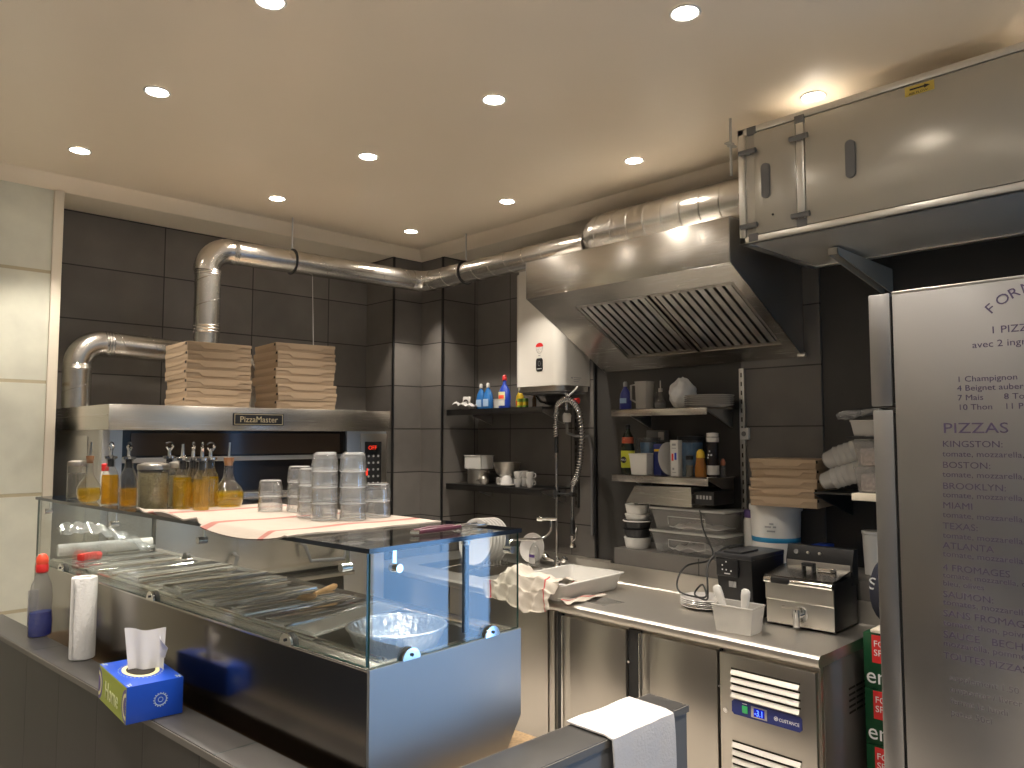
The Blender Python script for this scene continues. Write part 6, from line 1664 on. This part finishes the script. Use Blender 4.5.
lettering('lettering', 'S', t, tuple(mw @ Vector((-0.098, 0.045, 0.15))), (0.5, -1, 0), (0, 0, 1), 0.07, ink_white)
t = thing('shelf_end', 'pale board end between the counter and the fridge above the cartons', 'board', (3.4, 1.15, 0.9))
G().box(3.29, 3.58, 1.02, 1.285, 0.898, 0.911, 0.002).build('board', cream_trim, t)

# ------------------------------------------------------------------ tall fridge with the menu lettered on its side
fr = thing('upright_fridge', 'tall steel double-door fridge with purple pizza menu lettered on its side', 'fridge', (2.93, 0.24, 0))
rx, ry1, ry0, rz1 = 2.57, 0.905, 0.27, 2.157
fs_ = brushed('satin_fridge_steel', (0.42, 0.415, 0.41), 0.33, (30, 30, 1))
G().box(rx, 3.25, ry0, ry1, 0.12, rz1, 0.003).build('cabinet', fs_, fr)
G().box(rx - 0.002, rx + 0.006, ry0, ry1, rz1 - 0.004, rz1 + 0.004, 0.002).build('top_edge', alu, fr)
for (z0, z1, dx) in ((1.795, rz1 + 0.002, 0.0), (0.14, 1.783, 0.0)):
    d_ = G().box(rx + 0.002, 3.247, ry1 + 0.008, ry1 + 0.075 - (0.004 if z0 < 1 else 0), z0, z1, 0.005).build('door', fs_, fr)
    G().box(rx + 0.014, 3.24, ry1, ry1 + 0.009, z0 + 0.01, z1 - 0.01).build('gasket', black_rub, d_)
    G().tube([(3.20, ry1 + 0.074, z0 + 0.10), (3.20, ry1 + 0.10, z0 + 0.11), (3.20, ry1 + 0.10, z0 + 0.26), (3.20, ry1 + 0.074, z0 + 0.27)], 0.009, 8).build('handle', chrome, d_)
for x in (rx + 0.08, 3.2):
    for y in (ry0 + 0.08, ry1 - 0.08):
        G().cyl((x, y, 0.001), (x, y, 0.125), 0.024, seg=14).build('leg', steel, fr)
fx_ = rx - 0.0006
def line(txt, y, z, size, sx=1.12, nm='menu_line'):
    return lettering(nm, txt, fr, (fx_, y, z), (0, -1, 0), (0, 0, 1), size, ink_purple, sx=sx, extrude=0.0003)
line('PIZZAS', 0.771, 1.709, 0.044, 1.25, 'menu_heading')
for txt, y, sz in (('KINGSTON:', 447, .027), ('tomate, mozzarella, jambon', 456.5, .024), ('BOSTON:', 468, .027), ('tomate, mozzarella, olives', 477, .024), ('BROOKLYN:', 489, .027), ('tomate, mozzarella, oignon', 497.5, .024),
                   ('MIAMI', 508.5, .027), ('tomate, mozzarella, ananas', 517.5, .024), ('TEXAS:', 529, .027), ('tomate, mozzarella, boeuf', 538, .024), ('ATLANTA', 548.5, .027), ('tomate, mozzarella, poulet', 556.5, .024),
                   ('4 FROMAGES', 570.5, .027), ('tomate, mozzarella, chevre', 577.5, .022), ('bleu, olives', 585.5, .022), ('SAUMON:', 597, .027), ('tomates, mozzarella, saumon', 604.5, .024),
                   ('SANS FROMAGE', 616, .028), ('tomate, thon, poivron', 625, .024), ('SAUCE', 637, .029), ('mozzarella, pommes', 645, .024), ('TOUTES PIZZAS', 657.5, .027)):
    z = 1.709 - (y - 433) / 328.6 * 0.985
    line(txt, 0.772 + (y - 433) * 0.00009, z, sz)
line('BECHAMEL', 0.664, 1.709 - (637 - 433) / 328.6 * 0.985, .029)
faint = mat('faded_vinyl_lettering', (0.12, 0.11, 0.125), 0.5)
for k, txt in enumerate(('supplement 1.50', 'emporter / livrer', 'fermé le lundi', 'pates 50cl')):
    o = line(txt, 0.778, 0.975 - 0.034 * k, 0.024); o.data.materials[0] = faint
for txt, y in (('1 Champignon', 382), ('4 Beignet aubergine', 391), ('7 Mais', 400.5), ('10 Thon', 410)):
    line(txt, 0.727, 1.862 - (y - 382) / 333, 0.024)
for txt, y in (('8 Tomate', 400.5), ('11 Persil', 410)):
    line(txt, 0.606, 1.862 - (y - 382) / 333, 0.024)
line('1 PIZZA', 0.634, 2.000, 0.030); line('avec 2 ingredients', 0.682, 1.961, 0.028)
for ch, y, z, a in (('F', 0.630, 2.056, 40), ('O', 0.607, 2.076, 33), ('R', 0.577, 2.094, 25), ('M', 0.549, 2.106, 15), ('U', 0.511, 2.113, 4)):
    ar_ = R(a)
    lettering('arched_letter', ch, fr, (fx_, y, z), (0, -math.cos(ar_), math.sin(ar_)), (0, math.sin(ar_), math.cos(ar_)), 0.042, ink_purple, sx=1.1, extrude=0.0003)
